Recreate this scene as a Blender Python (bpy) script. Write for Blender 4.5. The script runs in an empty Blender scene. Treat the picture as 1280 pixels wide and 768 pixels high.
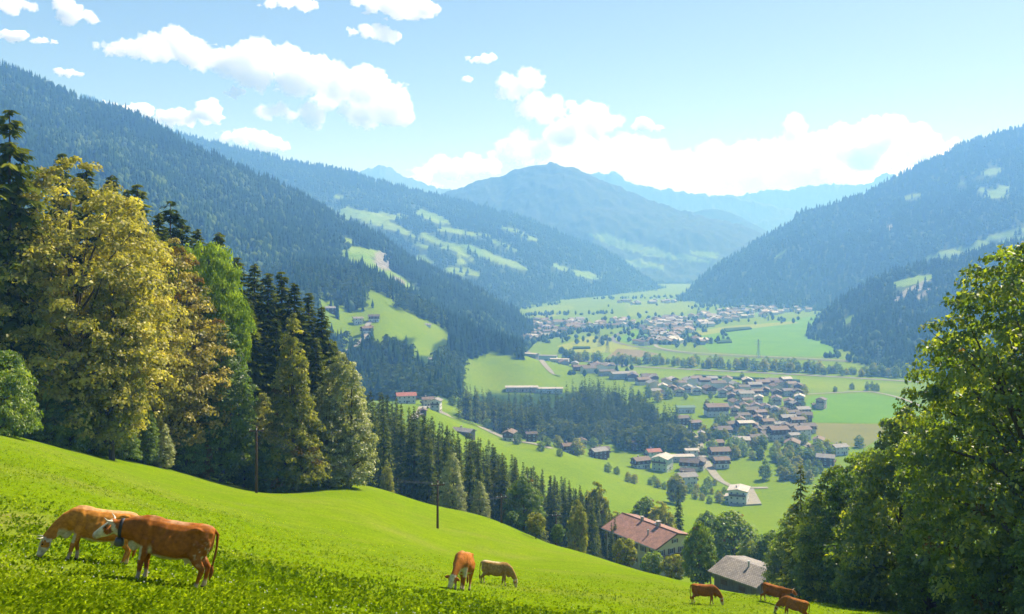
import bpy, math, random
import numpy as np
from mathutils import Matrix, Vector, Euler

S = bpy.context.scene
COL = S.collection
R = math.radians
random.seed(7)
RNG = np.random.default_rng(7)

# ------------------------------------------------------------------ camera, world, sun
FPX = 1230.0          # focal length in photo pixels (1280 wide)
HY = 310.0            # row of the level horizon in the photo
cam_d = bpy.data.cameras.new('camera')
cam = bpy.data.objects.new('camera', cam_d)
COL.objects.link(cam)
cam.location = (0, 0, 0)
cam.rotation_euler = (R(90), 0, 0)
cam_d.sensor_width = 36.0
cam_d.lens = 36.0 * FPX / 1280.0
cam_d.shift_y = -(384.0 - HY) / 1280.0
cam_d.clip_start = 0.5
cam_d.clip_end = 60000.0
S.camera = cam

SUN_AZ, SUN_EL = 42.0, 46.0      # azimuth clockwise from the view direction
W = bpy.data.worlds.new('World')
S.world = W
W.use_nodes = True
wn, wl = W.node_tree.nodes, W.node_tree.links
wn.clear()
w_out = wn.new('ShaderNodeOutputWorld')
w_bg = wn.new('ShaderNodeBackground')
w_sky = wn.new('ShaderNodeTexSky')
w_sky.sky_type = 'NISHITA'
w_sky.sun_disc = False
w_sky.sun_elevation = R(SUN_EL)
w_sky.sun_rotation = R(SUN_AZ)
w_sky.altitude = 900
w_sky.air_density = 1.0
w_sky.dust_density = 1.0
w_sky.ozone_density = 1.6
w_bg.inputs['Strength'].default_value = 0.052
wl.new(w_sky.outputs[0], w_bg.inputs['Color'])
wl.new(w_bg.outputs[0], w_out.inputs['Surface'])

sun_d = bpy.data.lights.new('sun', 'SUN')
sun = bpy.data.objects.new('sun', sun_d)
COL.objects.link(sun)
sun_d.energy = 5.0
sun_d.angle = R(0.53)
sun_d.color = (1.0, 0.945, 0.86)
sdir = Vector((math.sin(R(SUN_AZ)) * math.cos(R(SUN_EL)), math.cos(R(SUN_AZ)) * math.cos(R(SUN_EL)), math.sin(R(SUN_EL))))
sun.rotation_euler = sdir.to_track_quat('Z', 'Y').to_euler()
sun.location = sdir * 300

S.view_settings.view_transform = 'Standard'
S.view_settings.look = 'None'
S.view_settings.exposure = 1.12
S.view_settings.gamma = 1.0
S.render.engine = 'CYCLES'
cy = S.cycles
cy.max_bounces = 34
cy.diffuse_bounces = 3
cy.glossy_bounces = 2
cy.transmission_bounces = 4
cy.volume_bounces = 32
cy.transparent_max_bounces = 24
cy.caustics_reflective = False
cy.caustics_refractive = False
cy.use_denoising = True
HAZE_DENSITY = 3.0e-4
HAZE_COLOR = (0.175, 0.425, 1.0)
FLOOR = -150.0        # height of the valley floor below the eye

# ------------------------------------------------------------------ small helpers
def P(px, py, d):
    return Vector(((px - 640.0) / FPX * d, d, -(py - HY) / FPX * d))

def X(px, d):
    return (px - 640.0) / FPX * d

def on_floor(px, py):
    """Point of the flat valley floor seen at a photo pixel."""
    d = FPX * (-FLOOR) / (py - HY)
    return (X(px, d), d)

def hash3(ix, iy, iz, seed):
    n = (ix.astype(np.int64) * 374761393 + iy.astype(np.int64) * 668265263 + iz.astype(np.int64) * 2147483647 + seed * 974634977)
    n = (n ^ (n >> 13)) * 1274126177
    n = n ^ (n >> 16)
    return (n & 0xFFFFFF).astype(np.float64) / float(0xFFFFFF)

def vnoise(p, seed=0):
    p = np.asarray(p, dtype=np.float64)
    i = np.floor(p).astype(np.int64)
    f = p - i
    f = f * f * (3 - 2 * f)
    out = 0
    for dx in (0, 1):
        for dy in (0, 1):
            for dz in (0, 1):
                w = (f[:, 0] if dx else 1 - f[:, 0]) * (f[:, 1] if dy else 1 - f[:, 1]) * (f[:, 2] if dz else 1 - f[:, 2])
                out = out + w * hash3(i[:, 0] + dx, i[:, 1] + dy, i[:, 2] + dz, seed)
    return out

def fbm(p, octaves=4, seed=0, gain=0.5):
    p = np.asarray(p, dtype=np.float64)
    a, s, t = 1.0, 0.0, 0.0
    for k in range(octaves):
        s = s + a * (vnoise(p * (2.03 ** k), seed + k * 17) - 0.5) * 2
        t += a
        a *= gain
    return s / t

def sstep(a, b, x):
    t = np.clip((np.asarray(x, dtype=float) - a) / (b - a), 0, 1)
    return t * t * (3 - 2 * t)

def np_mesh(name, verts, faces, mats=(), smooth=False, attrs=None, mat_index=None):
    """verts (N,3); faces (M,k) array (all the same k) or list of lists."""
    me = bpy.data.meshes.new(name)
    verts = np.asarray(verts, dtype=np.float32)
    if isinstance(faces, np.ndarray):
        m, k = faces.shape
        me.vertices.add(len(verts))
        me.vertices.foreach_set('co', verts.ravel())
        me.loops.add(m * k)
        me.loops.foreach_set('vertex_index', faces.astype(np.int32).ravel())
        me.polygons.add(m)
        me.polygons.foreach_set('loop_start', np.arange(0, m * k, k, dtype=np.int32))
        me.update(calc_edges=True)
    else:
        me.from_pydata([tuple(v) for v in verts.tolist()], [], faces)
        me.update()
    for mt in mats:
        me.materials.append(mt)
    if mat_index is not None:
        me.polygons.foreach_set('material_index', np.asarray(mat_index, dtype=np.int32))
    if smooth:
        me.polygons.foreach_set('use_smooth', np.ones(len(me.polygons), dtype=bool))
    for an, (dom, vals) in (attrs or {}).items():
        vals = np.asarray(vals, dtype=np.float32)
        if vals.ndim == 2:
            at = me.attributes.new(an, 'FLOAT_COLOR', dom)
            if vals.shape[1] == 3:
                vals = np.concatenate([vals, np.ones((len(vals), 1), np.float32)], axis=1)
            at.data.foreach_set('color', vals.ravel())
        else:
            at = me.attributes.new(an, 'FLOAT', dom)
            at.data.foreach_set('value', vals)
    return me

class MB:
    """Collects boxes, tubes, prisms into one mesh."""
    def __init__(self):
        self.v, self.f, self.m = [], [], []

    def add(self, vs, fs, m=0):
        b = len(self.v)
        self.v += [tuple(v) for v in vs]
        self.f += [tuple(b + i for i in f) for f in fs]
        self.m += [m] * len(fs)

    def box(self, x0, x1, y0, y1, z0, z1, m=0, M=None):
        vs = [(x, y, z) for z in (z0, z1) for y in (y0, y1) for x in (x0, x1)]
        if M is not None:
            vs = [M @ Vector(v) for v in vs]
        self.add(vs, [(0, 2, 3, 1), (4, 5, 7, 6), (0, 1, 5, 4), (2, 6, 7, 3), (0, 4, 6, 2), (1, 3, 7, 5)], m)

    def tube(self, pts, rad, n=6, m=0, caps=True):
        pts = [Vector(p) for p in pts]
        if not hasattr(rad, '__len__'):
            rad = [rad] * len(pts)
        rings = []
        up = None
        for i, p in enumerate(pts):
            t = (pts[min(i + 1, len(pts) - 1)] - pts[max(i - 1, 0)])
            t = t.normalized() if t.length > 1e-9 else Vector((0, 0, 1))
            if up is None:
                up = t.orthogonal().normalized()
            up = (up - t * up.dot(t))
            up = up.normalized() if up.length > 1e-6 else t.orthogonal().normalized()
            s = t.cross(up)
            rings.append([p + (up * math.cos(2 * math.pi * k / n) + s * math.sin(2 * math.pi * k / n)) * rad[i] for k in range(n)])
        vs = [v for r in rings for v in r]
        fs = []
        for i in range(len(rings) - 1):
            for k in range(n):
                k2 = (k + 1) % n
                fs.append((i * n + k, i * n + k2, (i + 1) * n + k2, (i + 1) * n + k))
        if caps:
            fs.append(tuple(range(n))[::-1])
            fs.append(tuple(range((len(rings) - 1) * n, len(rings) * n)))
        self.add(vs, fs, m)

    def loft(self, rings, m=0):
        n = len(rings[0])
        vs = [v for r in rings for v in r]
        fs = []
        for i in range(len(rings) - 1):
            for k in range(n):
                k2 = (k + 1) % n
                fs.append((i * n + k, i * n + k2, (i + 1) * n + k2, (i + 1) * n + k))
        fs.append(tuple(range(n))[::-1])
        fs.append(tuple(range((len(rings) - 1) * n, len(rings) * n)))
        self.add(vs, fs, m)

    def mesh(self, name, mats, smooth=False):
        me = np_mesh(name, np.array(self.v), self.f, mats, smooth)
        me.polygons.foreach_set('material_index', np.array(self.m, dtype=np.int32))
        return me

def tag(o, label=None, cat=None, group=None, kind=None):
    if label: o['label'] = label
    if cat: o['category'] = cat
    if group: o['group'] = group
    if kind: o['kind'] = kind
    return o

def link(name, me, parent=None):
    o = bpy.data.objects.new(name, me)
    COL.objects.link(o)
    if parent is not None:
        o.parent = parent
    return o

def spawn(name, parts, loc, rz=0.0, scale=(1, 1, 1), label=None, cat=None, group=None, rot=None):
    """One thing: an Empty at its base with one object for each part (part meshes are shared).
    parts: list of (name, mesh, local matrix or None, children list[, label])."""
    root = bpy.data.objects.new(name, None)
    COL.objects.link(root)
    root.location = loc
    root.rotation_euler = rot if rot is not None else (0, 0, rz)
    root.scale = scale if hasattr(scale, '__len__') else (scale,) * 3
    root.empty_display_size = 0.2
    tag(root, label, cat, group)
    def put(plist, parent):
        for p in plist:
            o = link(p[0], p[1], parent)
            if p[2] is not None:
                o.matrix_local = p[2]
            if len(p) > 4 and p[4]:
                o['label'] = p[4]
            if p[3]:
                put(p[3], o)
    put(parts, root)
    return root

# ------------------------------------------------------------------ materials
def mat_base(name, rough=0.85, spec=0.2):
    m = bpy.data.materials.new(name)
    m.use_nodes = True
    b = m.node_tree.nodes['Principled BSDF']
    b.inputs['Roughness'].default_value = rough
    b.inputs['Specular IOR Level'].default_value = spec
    return m, m.node_tree.nodes, m.node_tree.links, b

def mat_noise(name, c1, c2, scale=3.0, rough=0.85, spec=0.2, bump=0.0, detail=5.0, stretch=(1, 1, 1), c3=None, coord='Object', metallic=0.0):
    m, n, l, b = mat_base(name, rough, spec)
    tc = n.new('ShaderNodeTexCoord')
    mp = n.new('ShaderNodeMapping')
    mp.inputs['Scale'].default_value = stretch
    nz = n.new('ShaderNodeTexNoise')
    nz.inputs['Scale'].default_value = scale
    nz.inputs['Detail'].default_value = detail
    nz.inputs['Roughness'].default_value = 0.62
    cr = n.new('ShaderNodeValToRGB')
    cr.color_ramp.elements[0].position = 0.32
    cr.color_ramp.elements[1].position = 0.68
    cr.color_ramp.elements[0].color = (*c1, 1)
    cr.color_ramp.elements[1].color = (*c2, 1)
    if c3:
        e = cr.color_ramp.elements.new(0.5)
        e.color = (*c3, 1)
    l.new(tc.outputs[coord], mp.inputs[0])
    l.new(mp.outputs[0], nz.inputs['Vector'])
    l.new(nz.outputs['Fac'], cr.inputs[0])
    l.new(cr.outputs[0], b.inputs['Base Color'])
    b.inputs['Metallic'].default_value = metallic
    if bump:
        bp = n.new('ShaderNodeBump')
        bp.inputs['Strength'].default_value = 0.6
        bp.inputs['Distance'].default_value = bump
        l.new(nz.outputs['Fac'], bp.inputs['Height'])
        l.new(bp.outputs[0], b.inputs['Normal'])
    return m

def mat_leaf(name, cols, translucent=0.35, obj_var=0.25, trans_gain=1.25, spec=0.0, rough=0.5):
    """Leaves: per-leaf attribute 'tone' through a ramp, shifted a little per tree."""
    m = bpy.data.materials.new(name)
    m.use_nodes = True
    n, l = m.node_tree.nodes, m.node_tree.links
    n.clear()
    out = n.new('ShaderNodeOutputMaterial')
    at = n.new('ShaderNodeAttribute'); at.attribute_name = 'tone'
    oi = n.new('ShaderNodeObjectInfo')
    ma = n.new('ShaderNodeMath'); ma.operation = 'MULTIPLY_ADD'
    ma.inputs[1].default_value = obj_var
    ma.inputs[2].default_value = -obj_var * 0.5
    ad = n.new('ShaderNodeMath'); ad.operation = 'ADD'; ad.use_clamp = True
    cr = n.new('ShaderNodeValToRGB')
    el = cr.color_ramp.elements
    el[0].color = (*cols[0], 1); el[1].color = (*cols[-1], 1)
    for i in range(1, len(cols) - 1):
        e = el.new(i / (len(cols) - 1)); e.color = (*cols[i], 1)
    l.new(oi.outputs['Random'], ma.inputs[0])
    l.new(at.outputs['Fac'], ad.inputs[0])
    l.new(ma.outputs[0], ad.inputs[1])
    l.new(ad.outputs[0], cr.inputs[0])
    df = n.new('ShaderNodeBsdfDiffuse')
    tr = n.new('ShaderNodeBsdfTranslucent')
    gm = n.new('ShaderNodeMix'); gm.data_type = 'RGBA'; gm.blend_type = 'MULTIPLY'
    gm.inputs['Factor'].default_value = 1.0
    gm.inputs['B'].default_value = (trans_gain * 1.1, trans_gain * 1.1, trans_gain * 0.5, 1)
    mx = n.new('ShaderNodeMixShader'); mx.inputs[0].default_value = translucent
    l.new(cr.outputs[0], df.inputs[0])
    l.new(cr.outputs[0], gm.inputs['A'])
    l.new(gm.outputs['Result'], tr.inputs[0])
    l.new(df.outputs[0], mx.inputs[1]); l.new(tr.outputs[0], mx.inputs[2])
    last = mx
    if spec > 0:
        gl = n.new('ShaderNodeBsdfGlossy'); gl.inputs['Roughness'].default_value = rough
        gl.inputs['Color'].default_value = (1, 1, 1, 1)
        m2 = n.new('ShaderNodeMixShader'); m2.inputs[0].default_value = spec
        l.new(mx.outputs[0], m2.inputs[1]); l.new(gl.outputs[0], m2.inputs[2])
        last = m2
    l.new(last.outputs[0], out.inputs['Surface'])
    return m
# ------------------------------------------------------------------ shape of the ground
def near_plane_py(px, d):
    x = X(px, d)
    z = -1.55 - 0.285 * d - 0.075 * x
    return HY - FPX * z / d

CT = []
for d in (8, 13):
    for px in (-400, 0, 300, 640, 1000, 1300, 1700):
        CT.append((px, near_plane_py(px, d), d))
CT += [(190, 727, 18.5), (95, 694, 22), (640, 790, 20), (1000, 830, 22), (1300, 850, 24), (-200, 700, 20), (420, 770, 18),
       # the near meadow
       (-200, 620, 35), (0, 640, 30), (0, 592, 46), (0, 550, 70), (190, 655, 40), (190, 597, 90), (320, 640, 75), (320, 613, 123), (400, 690, 52),
       (450, 640, 95), (450, 606, 140), (575, 740, 38), (620, 735, 50), (546, 690, 82), (546, 661, 112), (546, 643, 130), (546, 633, 148), (592, 642, 150), (627, 654, 150), (592, 668, 115), (640, 700, 95), (667, 675, 138), (710, 687, 130), (747, 699, 120),
       (700, 712, 85), (760, 708, 98), (800, 722, 80), (740, 752, 45), (880, 760, 52), (890, 740, 78), (965, 757, 55), (990, 775, 52), (1100, 768, 62),
       (1150, 772, 60), (1280, 785, 60), (1500, 800, 60), (1000, 752, 85), (1150, 765, 85),
       # beyond the crest
       (-200, 520, 80), (0, 535, 95), (0, 530, 140), (200, 575, 130), (200, 580, 170), (450, 622, 190), (550, 662, 215), (546, 642, 172), (626, 664, 178), (500, 622, 165), (480, 628, 190), (650, 700, 230),
       (695, 694, 215), (740, 715, 230), (760, 720, 195), (800, 716, 240), (860, 726, 225), (925, 752, 145), (900, 742, 165), (1000, 768, 150), (1100, 768, 110), (1300, 790, 110), (1600, 800, 120), (1150, 760, 170),
       (0, 500, 260), (200, 560, 300), (460, 600, 300), (560, 630, 300), (660, 662, 330), (750, 676, 330), (880, 690, 330), (1000, 700, 330), (1200, 710, 300), (1600, 740, 300),
       # second meadow and the orchard slope
       (540, 517, 560), (600, 560, 520), (640, 585, 480), (760, 645, 420), (880, 660, 440), (930, 662, 460), (700, 572, 580), (800, 600, 600), (830, 592, 655), (925, 630, 562), (960, 645, 510), (1100, 640, 560), (1300, 640, 600),
       (510, 507, 620), (545, 515, 630), (637, 555, 640), (590, 540, 600), (665, 552, 660), (730, 568, 680), (560, 487, 850), (650, 545, 810), (600, 500, 960),
       (650, 457, 1100), (600, 452, 1100), (580, 475, 1000), (715, 486, 1080), (700, 466, 1150), (640, 440, 1250), (690, 452, 1300),
       # slopes below the left mountain
       (0, 430, 600), (0, 400, 800), (250, 430, 650), (250, 400, 900), (470, 500, 750), (440, 472, 850), (400, 445, 900), (430, 402, 1000), (400, 380, 1000), (480, 378, 1100), (545, 412, 1120), (540, 446, 1000), (300, 395, 1000),
       (400, 535, 500), (300, 520, 420), (470, 420, 950), (600, 425, 1300), (-300, 380, 700), (-300, 300, 1200), (0, 300, 1400), (300, 330, 1400), (450, 350, 1400), (540, 400, 1400)]
for d in (720, 820, 1000, 1300, 1700, 2300, 3300, 5500):
    for px in (650, 720, 800, 950, 1100, 1250, 1500, 1800):
        if d < 900 and (px < 790): continue
        if d < 1300 and px < 720: continue
        CT.append((px, HY + FPX * 152.5 / d, d))
for d in (1700, 2300, 3300, 5500):
    for px in (400, 560):
        CT.append((px, HY + FPX * 140 / d, d))
CT = np.array(CT, dtype=float)

def _uv(px, d):
    return np.stack([np.asarray(px, float) / 110.0, np.log(np.asarray(d, float)) * 4.2], axis=-1)

def _ker(a, b):
    d2 = ((a[:, None, :] - b[None, :, :]) ** 2).sum(-1)
    return np.sqrt(d2 + 0.12)

_cu = _uv(CT[:, 0], CT[:, 2])
_n = len(CT)
_A = np.zeros((_n + 3, _n + 3))
_A[:_n, :_n] = _ker(_cu, _cu) - 0.004 * np.eye(_n)
_A[:_n, _n] = 1; _A[:_n, _n + 1:] = _cu
_A[_n, :_n] = 1; _A[_n + 1:, :_n] = _cu.T
_w = np.linalg.solve(_A, np.concatenate([CT[:, 1], np.zeros(3)]))

def ground_np(x, y):
    x = np.asarray(x, float).ravel(); y = np.asarray(y, float).ravel()
    out = np.empty(len(x))
    for s in range(0, len(x), 20000):
        xs, ys = x[s:s + 20000], y[s:s + 20000]
        d = np.maximum(ys, 10.0)
        px = np.clip(640 + FPX * xs / d, -700, 2000)
        u = _uv(px, d)
        py = _ker(u, _cu) @ _w[:_n] + _w[_n] + u @ _w[_n + 1:]
        z = -(py - HY) / FPX * d
        zp = -1.55 - 0.285 * ys - 0.075 * xs
        t = sstep(10, 16, ys)
        z = zp * (1 - t) + z * t
        # the flat valley floor
        k = 1.2
        z = np.where(z > FLOOR + 8, z, FLOOR + k * np.log1p(np.exp(np.clip((z - FLOOR) / k, -40, 40))) - k * np.log1p(np.exp(-2.0)) * 0)
        far = sstep(680, 760, ys) * sstep(760, 840, px)
        z = z * (1 - far) + FLOOR * far
        out[s:s + 20000] = z
    return out

def ground(x, y):
    return float(ground_np([x], [y])[0])

def G(px, d, dz=0.0):
    x = X(px, d)
    return Vector((x, d, ground(x, d) + dz))

def cast(px, py, d0=9.0, d1=5000.0, n=900):
    """First ground point seen at a photo pixel (design-time ray march on the height function)."""
    ds = np.exp(np.linspace(math.log(d0), math.log(d1), n))
    xs = (px - 640.0) / FPX * ds
    zr = -(py - HY) / FPX * ds
    g = ground_np(xs, ds)
    k = np.nonzero(g >= zr)[0]
    if len(k) == 0: return None
    i = k[0]
    if i == 0: return Vector((xs[0], ds[0], g[0]))
    a = (zr[i - 1] - g[i - 1]); b = (g[i] - zr[i])
    t = a / max(a + b, 1e-9)
    d = ds[i - 1] * (1 - t) + ds[i] * t
    x = (px - 640.0) / FPX * d
    return Vector((x, d, ground(x, d)))

def in_poly(px, py, poly):
    px = np.asarray(px, float); py = np.asarray(py, float)
    inside = np.zeros(px.shape, bool)
    n = len(poly)
    j = n - 1
    for i in range(n):
        xi, yi = poly[i]; xj, yj = poly[j]
        c = ((yi > py) != (yj > py)) & (px < (xj - xi) * (py - yi) / ((yj - yi) if yj != yi else 1e-9) + xi)
        inside ^= c
        j = i
    return inside

# ------------------------------------------------------------------ ground material
def make_ground_mat():
    m, n, l, b = mat_base('ground_grass', 0.95, 0.0)
    tc = n.new('ShaderNodeTexCoord')
    def noise(scale, detail=4, rough=0.6):
        z = n.new('ShaderNodeTexNoise'); z.inputs['Scale'].default_value = scale
        z.inputs['Detail'].default_value = detail; z.inputs['Roughness'].default_value = rough
        l.new(tc.outputs['Object'], z.inputs['Vector']); return z
    def ramp(src, els):
        c = n.new('ShaderNodeValToRGB')
        c.color_ramp.elements[0].position = els[0][0]; c.color_ramp.elements[0].color = (*els[0][1], 1)
        c.color_ramp.elements[1].position = els[-1][0]; c.color_ramp.elements[1].color = (*els[-1][1], 1)
        for p, col in els[1:-1]:
            e = c.color_ramp.elements.new(p); e.color = (*col, 1)
        l.new(src, c.inputs[0]); return c
    def mix(f, a, bb, mode='MIX'):
        x = n.new('ShaderNodeMix'); x.data_type = 'RGBA'; x.blend_type = mode
        if isinstance(f, float): x.inputs['Factor'].default_value = f
        else: l.new(f, x.inputs['Factor'])
        l.new(a, x.inputs['A']); l.new(bb, x.inputs['B']); return x
    big = noise(0.018, 5)
    mid = noise(0.35, 5, 0.65)
    fine = noise(4.5, 4, 0.7)
    c_big = ramp(big.outputs['Fac'], [(0.3, (0.100, 0.165, 0.0028)), (0.5, (0.128, 0.196, 0.0035)), (0.7, (0.160, 0.213, 0.0070))])
    c_mid = ramp(mid.outputs['Fac'], [(0.3, (0.084, 0.148, 0.0028)), (0.55, (0.132, 0.200, 0.0035)), (0.72, (0.168, 0.217, 0.0084))])
    c1 = mix(0.5, c_big.outputs[0], c_mid.outputs[0])
    c_fine = ramp(fine.outputs['Fac'], [(0.3, (0.62, 0.62, 0.62)), (0.6, (1.12, 1.12, 1.0))])
    c2 = mix(1.0, c1.outputs['Result'], c_fine.outputs[0], 'MULTIPLY')
    # bare, dry patches (scuffed earth)
    dirt_a = n.new('ShaderNodeAttribute'); dirt_a.attribute_name = 'dry'
    c_dirt = ramp(fine.outputs['Fac'], [(0.3, (0.12, 0.10, 0.035)), (0.7, (0.26, 0.20, 0.09))])
    c3 = mix(dirt_a.outputs['Fac'], c2.outputs['Result'], c_dirt.outputs[0])
    # forest floor; its dark green also stands in for tree shade on grass
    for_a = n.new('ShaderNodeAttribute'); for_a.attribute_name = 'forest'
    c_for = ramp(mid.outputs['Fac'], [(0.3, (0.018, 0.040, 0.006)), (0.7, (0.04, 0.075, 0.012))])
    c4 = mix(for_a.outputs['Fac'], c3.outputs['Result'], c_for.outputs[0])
    l.new(c4.outputs['Result'], b.inputs['Base Color'])
    bp = n.new('ShaderNodeBump'); bp.inputs['Strength'].default_value = 0.7; bp.inputs['Distance'].default_value = 0.09
    l.new(fine.outputs['Fac'], bp.inputs['Height'])
    l.new(bp.outputs[0], b.inputs['Normal'])
    return m

# regions of the land in photo coordinates (painted on the ground mesh as attributes)
FOREST_BANDS = {
    'near_row': [(455, 500), (470, 470), (560, 560), (640, 590), (760, 650), (760, 690), (640, 660), (455, 600)],
}

def build_ground():
    def axis(lo, hi, n, s):
        a = np.linspace(math.asinh(lo / s), math.asinh(hi / s), n)
        return np.sinh(a) * s
    xs = axis(-2600, 3000, 320, 22.0)
    ys = axis(-70, 5600, 400, 30.0)
    gx, gy = np.meshgrid(xs, ys)
    z = ground_np(gx, gy)
    px = 640 + FPX * gx.ravel() / np.maximum(gy.ravel(), 5)
    yy = gy.ravel()
    # small relief of the pasture (cattle steps, hummocks)
    p3 = np.stack([gx.ravel(), yy, np.zeros_like(yy)], 1)
    near = 1 - sstep(220, 420, yy)
    z = z + near * (0.10 * fbm(p3 / 6.0, 3, 5) + 0.30 * fbm(p3 / 24.0, 2, 9) * sstep(25, 60, yy))
    sl = sstep(FLOOR + 1, FLOOR + 12, z) * sstep(300, 420, yy)
    z = z + sl * 1.8 * fbm(p3 / 60.0, 3, 31)
    dry = sstep(0.12, 0.55, fbm(np.stack([gx.ravel() / 3.2, yy / 2.0, np.zeros_like(yy)], 1), 4, 3)) * 0.12
    stripe = np.exp(-((gx.ravel() + 0.42 * yy + 2.5) / 1.6) ** 2) * sstep(14, 19, yy) * (1 - sstep(29, 36, yy))
    drift = sstep(0.05, 0.5, fbm(np.stack([gx.ravel() / 11.0, yy / 7.0, np.zeros_like(yy)], 1), 4, 23)) * 0.16
    scuff = np.exp(-((yy - 29 - 0.10 * (gx.ravel() + 14)) / 1.1) ** 2) * sstep(-19, -16, gx.ravel()) * (1 - sstep(-12.5, -10.5, gx.ravel())) * vnoise(p3 * 1.7, 18)
    dry = np.clip(dry + drift + 0.75 * scuff + stripe * (0.05 + 0.30 * vnoise(p3 * 1.2, 8)), 0, 0.85) * near
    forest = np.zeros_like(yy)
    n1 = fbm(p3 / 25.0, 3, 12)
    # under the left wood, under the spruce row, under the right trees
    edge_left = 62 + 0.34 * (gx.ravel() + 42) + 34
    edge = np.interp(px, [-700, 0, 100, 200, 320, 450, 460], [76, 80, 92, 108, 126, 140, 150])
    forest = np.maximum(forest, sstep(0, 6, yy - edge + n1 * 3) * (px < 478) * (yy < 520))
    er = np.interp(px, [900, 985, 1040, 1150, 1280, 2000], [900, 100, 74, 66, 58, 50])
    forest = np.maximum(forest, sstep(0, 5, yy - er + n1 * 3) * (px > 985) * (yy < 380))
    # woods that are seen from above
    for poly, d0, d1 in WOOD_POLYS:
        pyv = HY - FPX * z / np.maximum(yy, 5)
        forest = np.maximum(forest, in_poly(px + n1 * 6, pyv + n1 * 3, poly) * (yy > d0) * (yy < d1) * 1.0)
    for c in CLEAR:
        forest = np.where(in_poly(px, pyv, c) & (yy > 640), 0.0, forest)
    ny, nx = gx.shape
    idx = np.arange(nx * ny).reshape(ny, nx)
    q = np.stack([idx[:-1, :-1], idx[:-1, 1:], idx[1:, 1:], idx[1:, :-1]], -1).reshape(-1, 4)
    V = np.stack([gx.ravel(), yy, z], 1)
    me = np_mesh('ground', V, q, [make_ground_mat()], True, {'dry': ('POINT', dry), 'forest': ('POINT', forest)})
    o = link('ground', me)
    tag(o, kind='structure')
    # interpolated lookup that follows the finished mesh
    zz = z.reshape(ny, nx)
    def look(x, y):
        x = np.asarray(x, float); y = np.asarray(y, float)
        i = np.clip(np.searchsorted(xs, x) - 1, 0, nx - 2); j = np.clip(np.searchsorted(ys, y) - 1, 0, ny - 2)
        tx = (x - xs[i]) / (xs[i + 1] - xs[i]); ty = (y - ys[j]) / (ys[j + 1] - ys[j])
        return (zz[j, i] * (1 - tx) * (1 - ty) + zz[j, i + 1] * tx * (1 - ty) + zz[j + 1, i] * (1 - tx) * ty + zz[j + 1, i + 1] * tx * ty)
    return o, look

WOOD_POLYS = [
    ([(455, 470), (560, 545), (640, 585), (770, 650), (770, 690), (640, 665), (455, 605)], 150, 420),     # spruce row below the crest
    ([(552, 500), (620, 492), (720, 490), (800, 520), (870, 550), (872, 565), (780, 558), (690, 545), (640, 540), (600, 515)], 640, 1150),
    ([(440, 470), (460, 430), (545, 415), (582, 450), (580, 485), (520, 490), (455, 500), (420, 470)], 650, 1150),
    ([(540, 420), (560, 405), (640, 430), (650, 440), (620, 450), (560, 445)], 900, 1400),
]
CLEAR = [
    [(396, 378), (405, 377), (419, 383), (456, 394), (462, 411), (452, 416), (438, 412), (412, 400)],
    [(457, 370), (470, 366), (498, 380), (494, 389), (534, 403), (560, 415), (562, 422), (540, 434), (545, 447), (515, 445), (518, 424), (491, 414), (462, 414), (460, 390)],
    [(577, 482), (583, 454), (617, 440), (649, 451), (705, 464), (720, 482), (700, 492), (623, 487)],
]
GROUND, look = build_ground()
def build_terrain():
    # wide plain below the mountains, added to bounce light up to the clouds
    n = 48
    vs = [(0, 3000, FLOOR - 6)] + [(math.cos(2 * math.pi * k / n) * 10800, 600 + math.sin(2 * math.pi * k / n) * 10800, FLOOR - 6) for k in range(n)]
    fs = [(0, 1 + k, 1 + (k + 1) % n) for k in range(n)]
    m = mat_noise('terrain_green', (0.07, 0.11, 0.02), (0.16, 0.19, 0.05), 0.004, 0.95, 0.0)
    o = link('terrain', np_mesh('terrain', np.array(vs), fs, [m]))
    tag(o, kind='structure')
build_terrain()
def Z(x, y):
    return float(look(np.array([x]), np.array([y]))[0])
def GP(px, d, dz=0.0):
    x = X(px, d)
    return Vector((x, d, Z(x, d) + dz))

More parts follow.
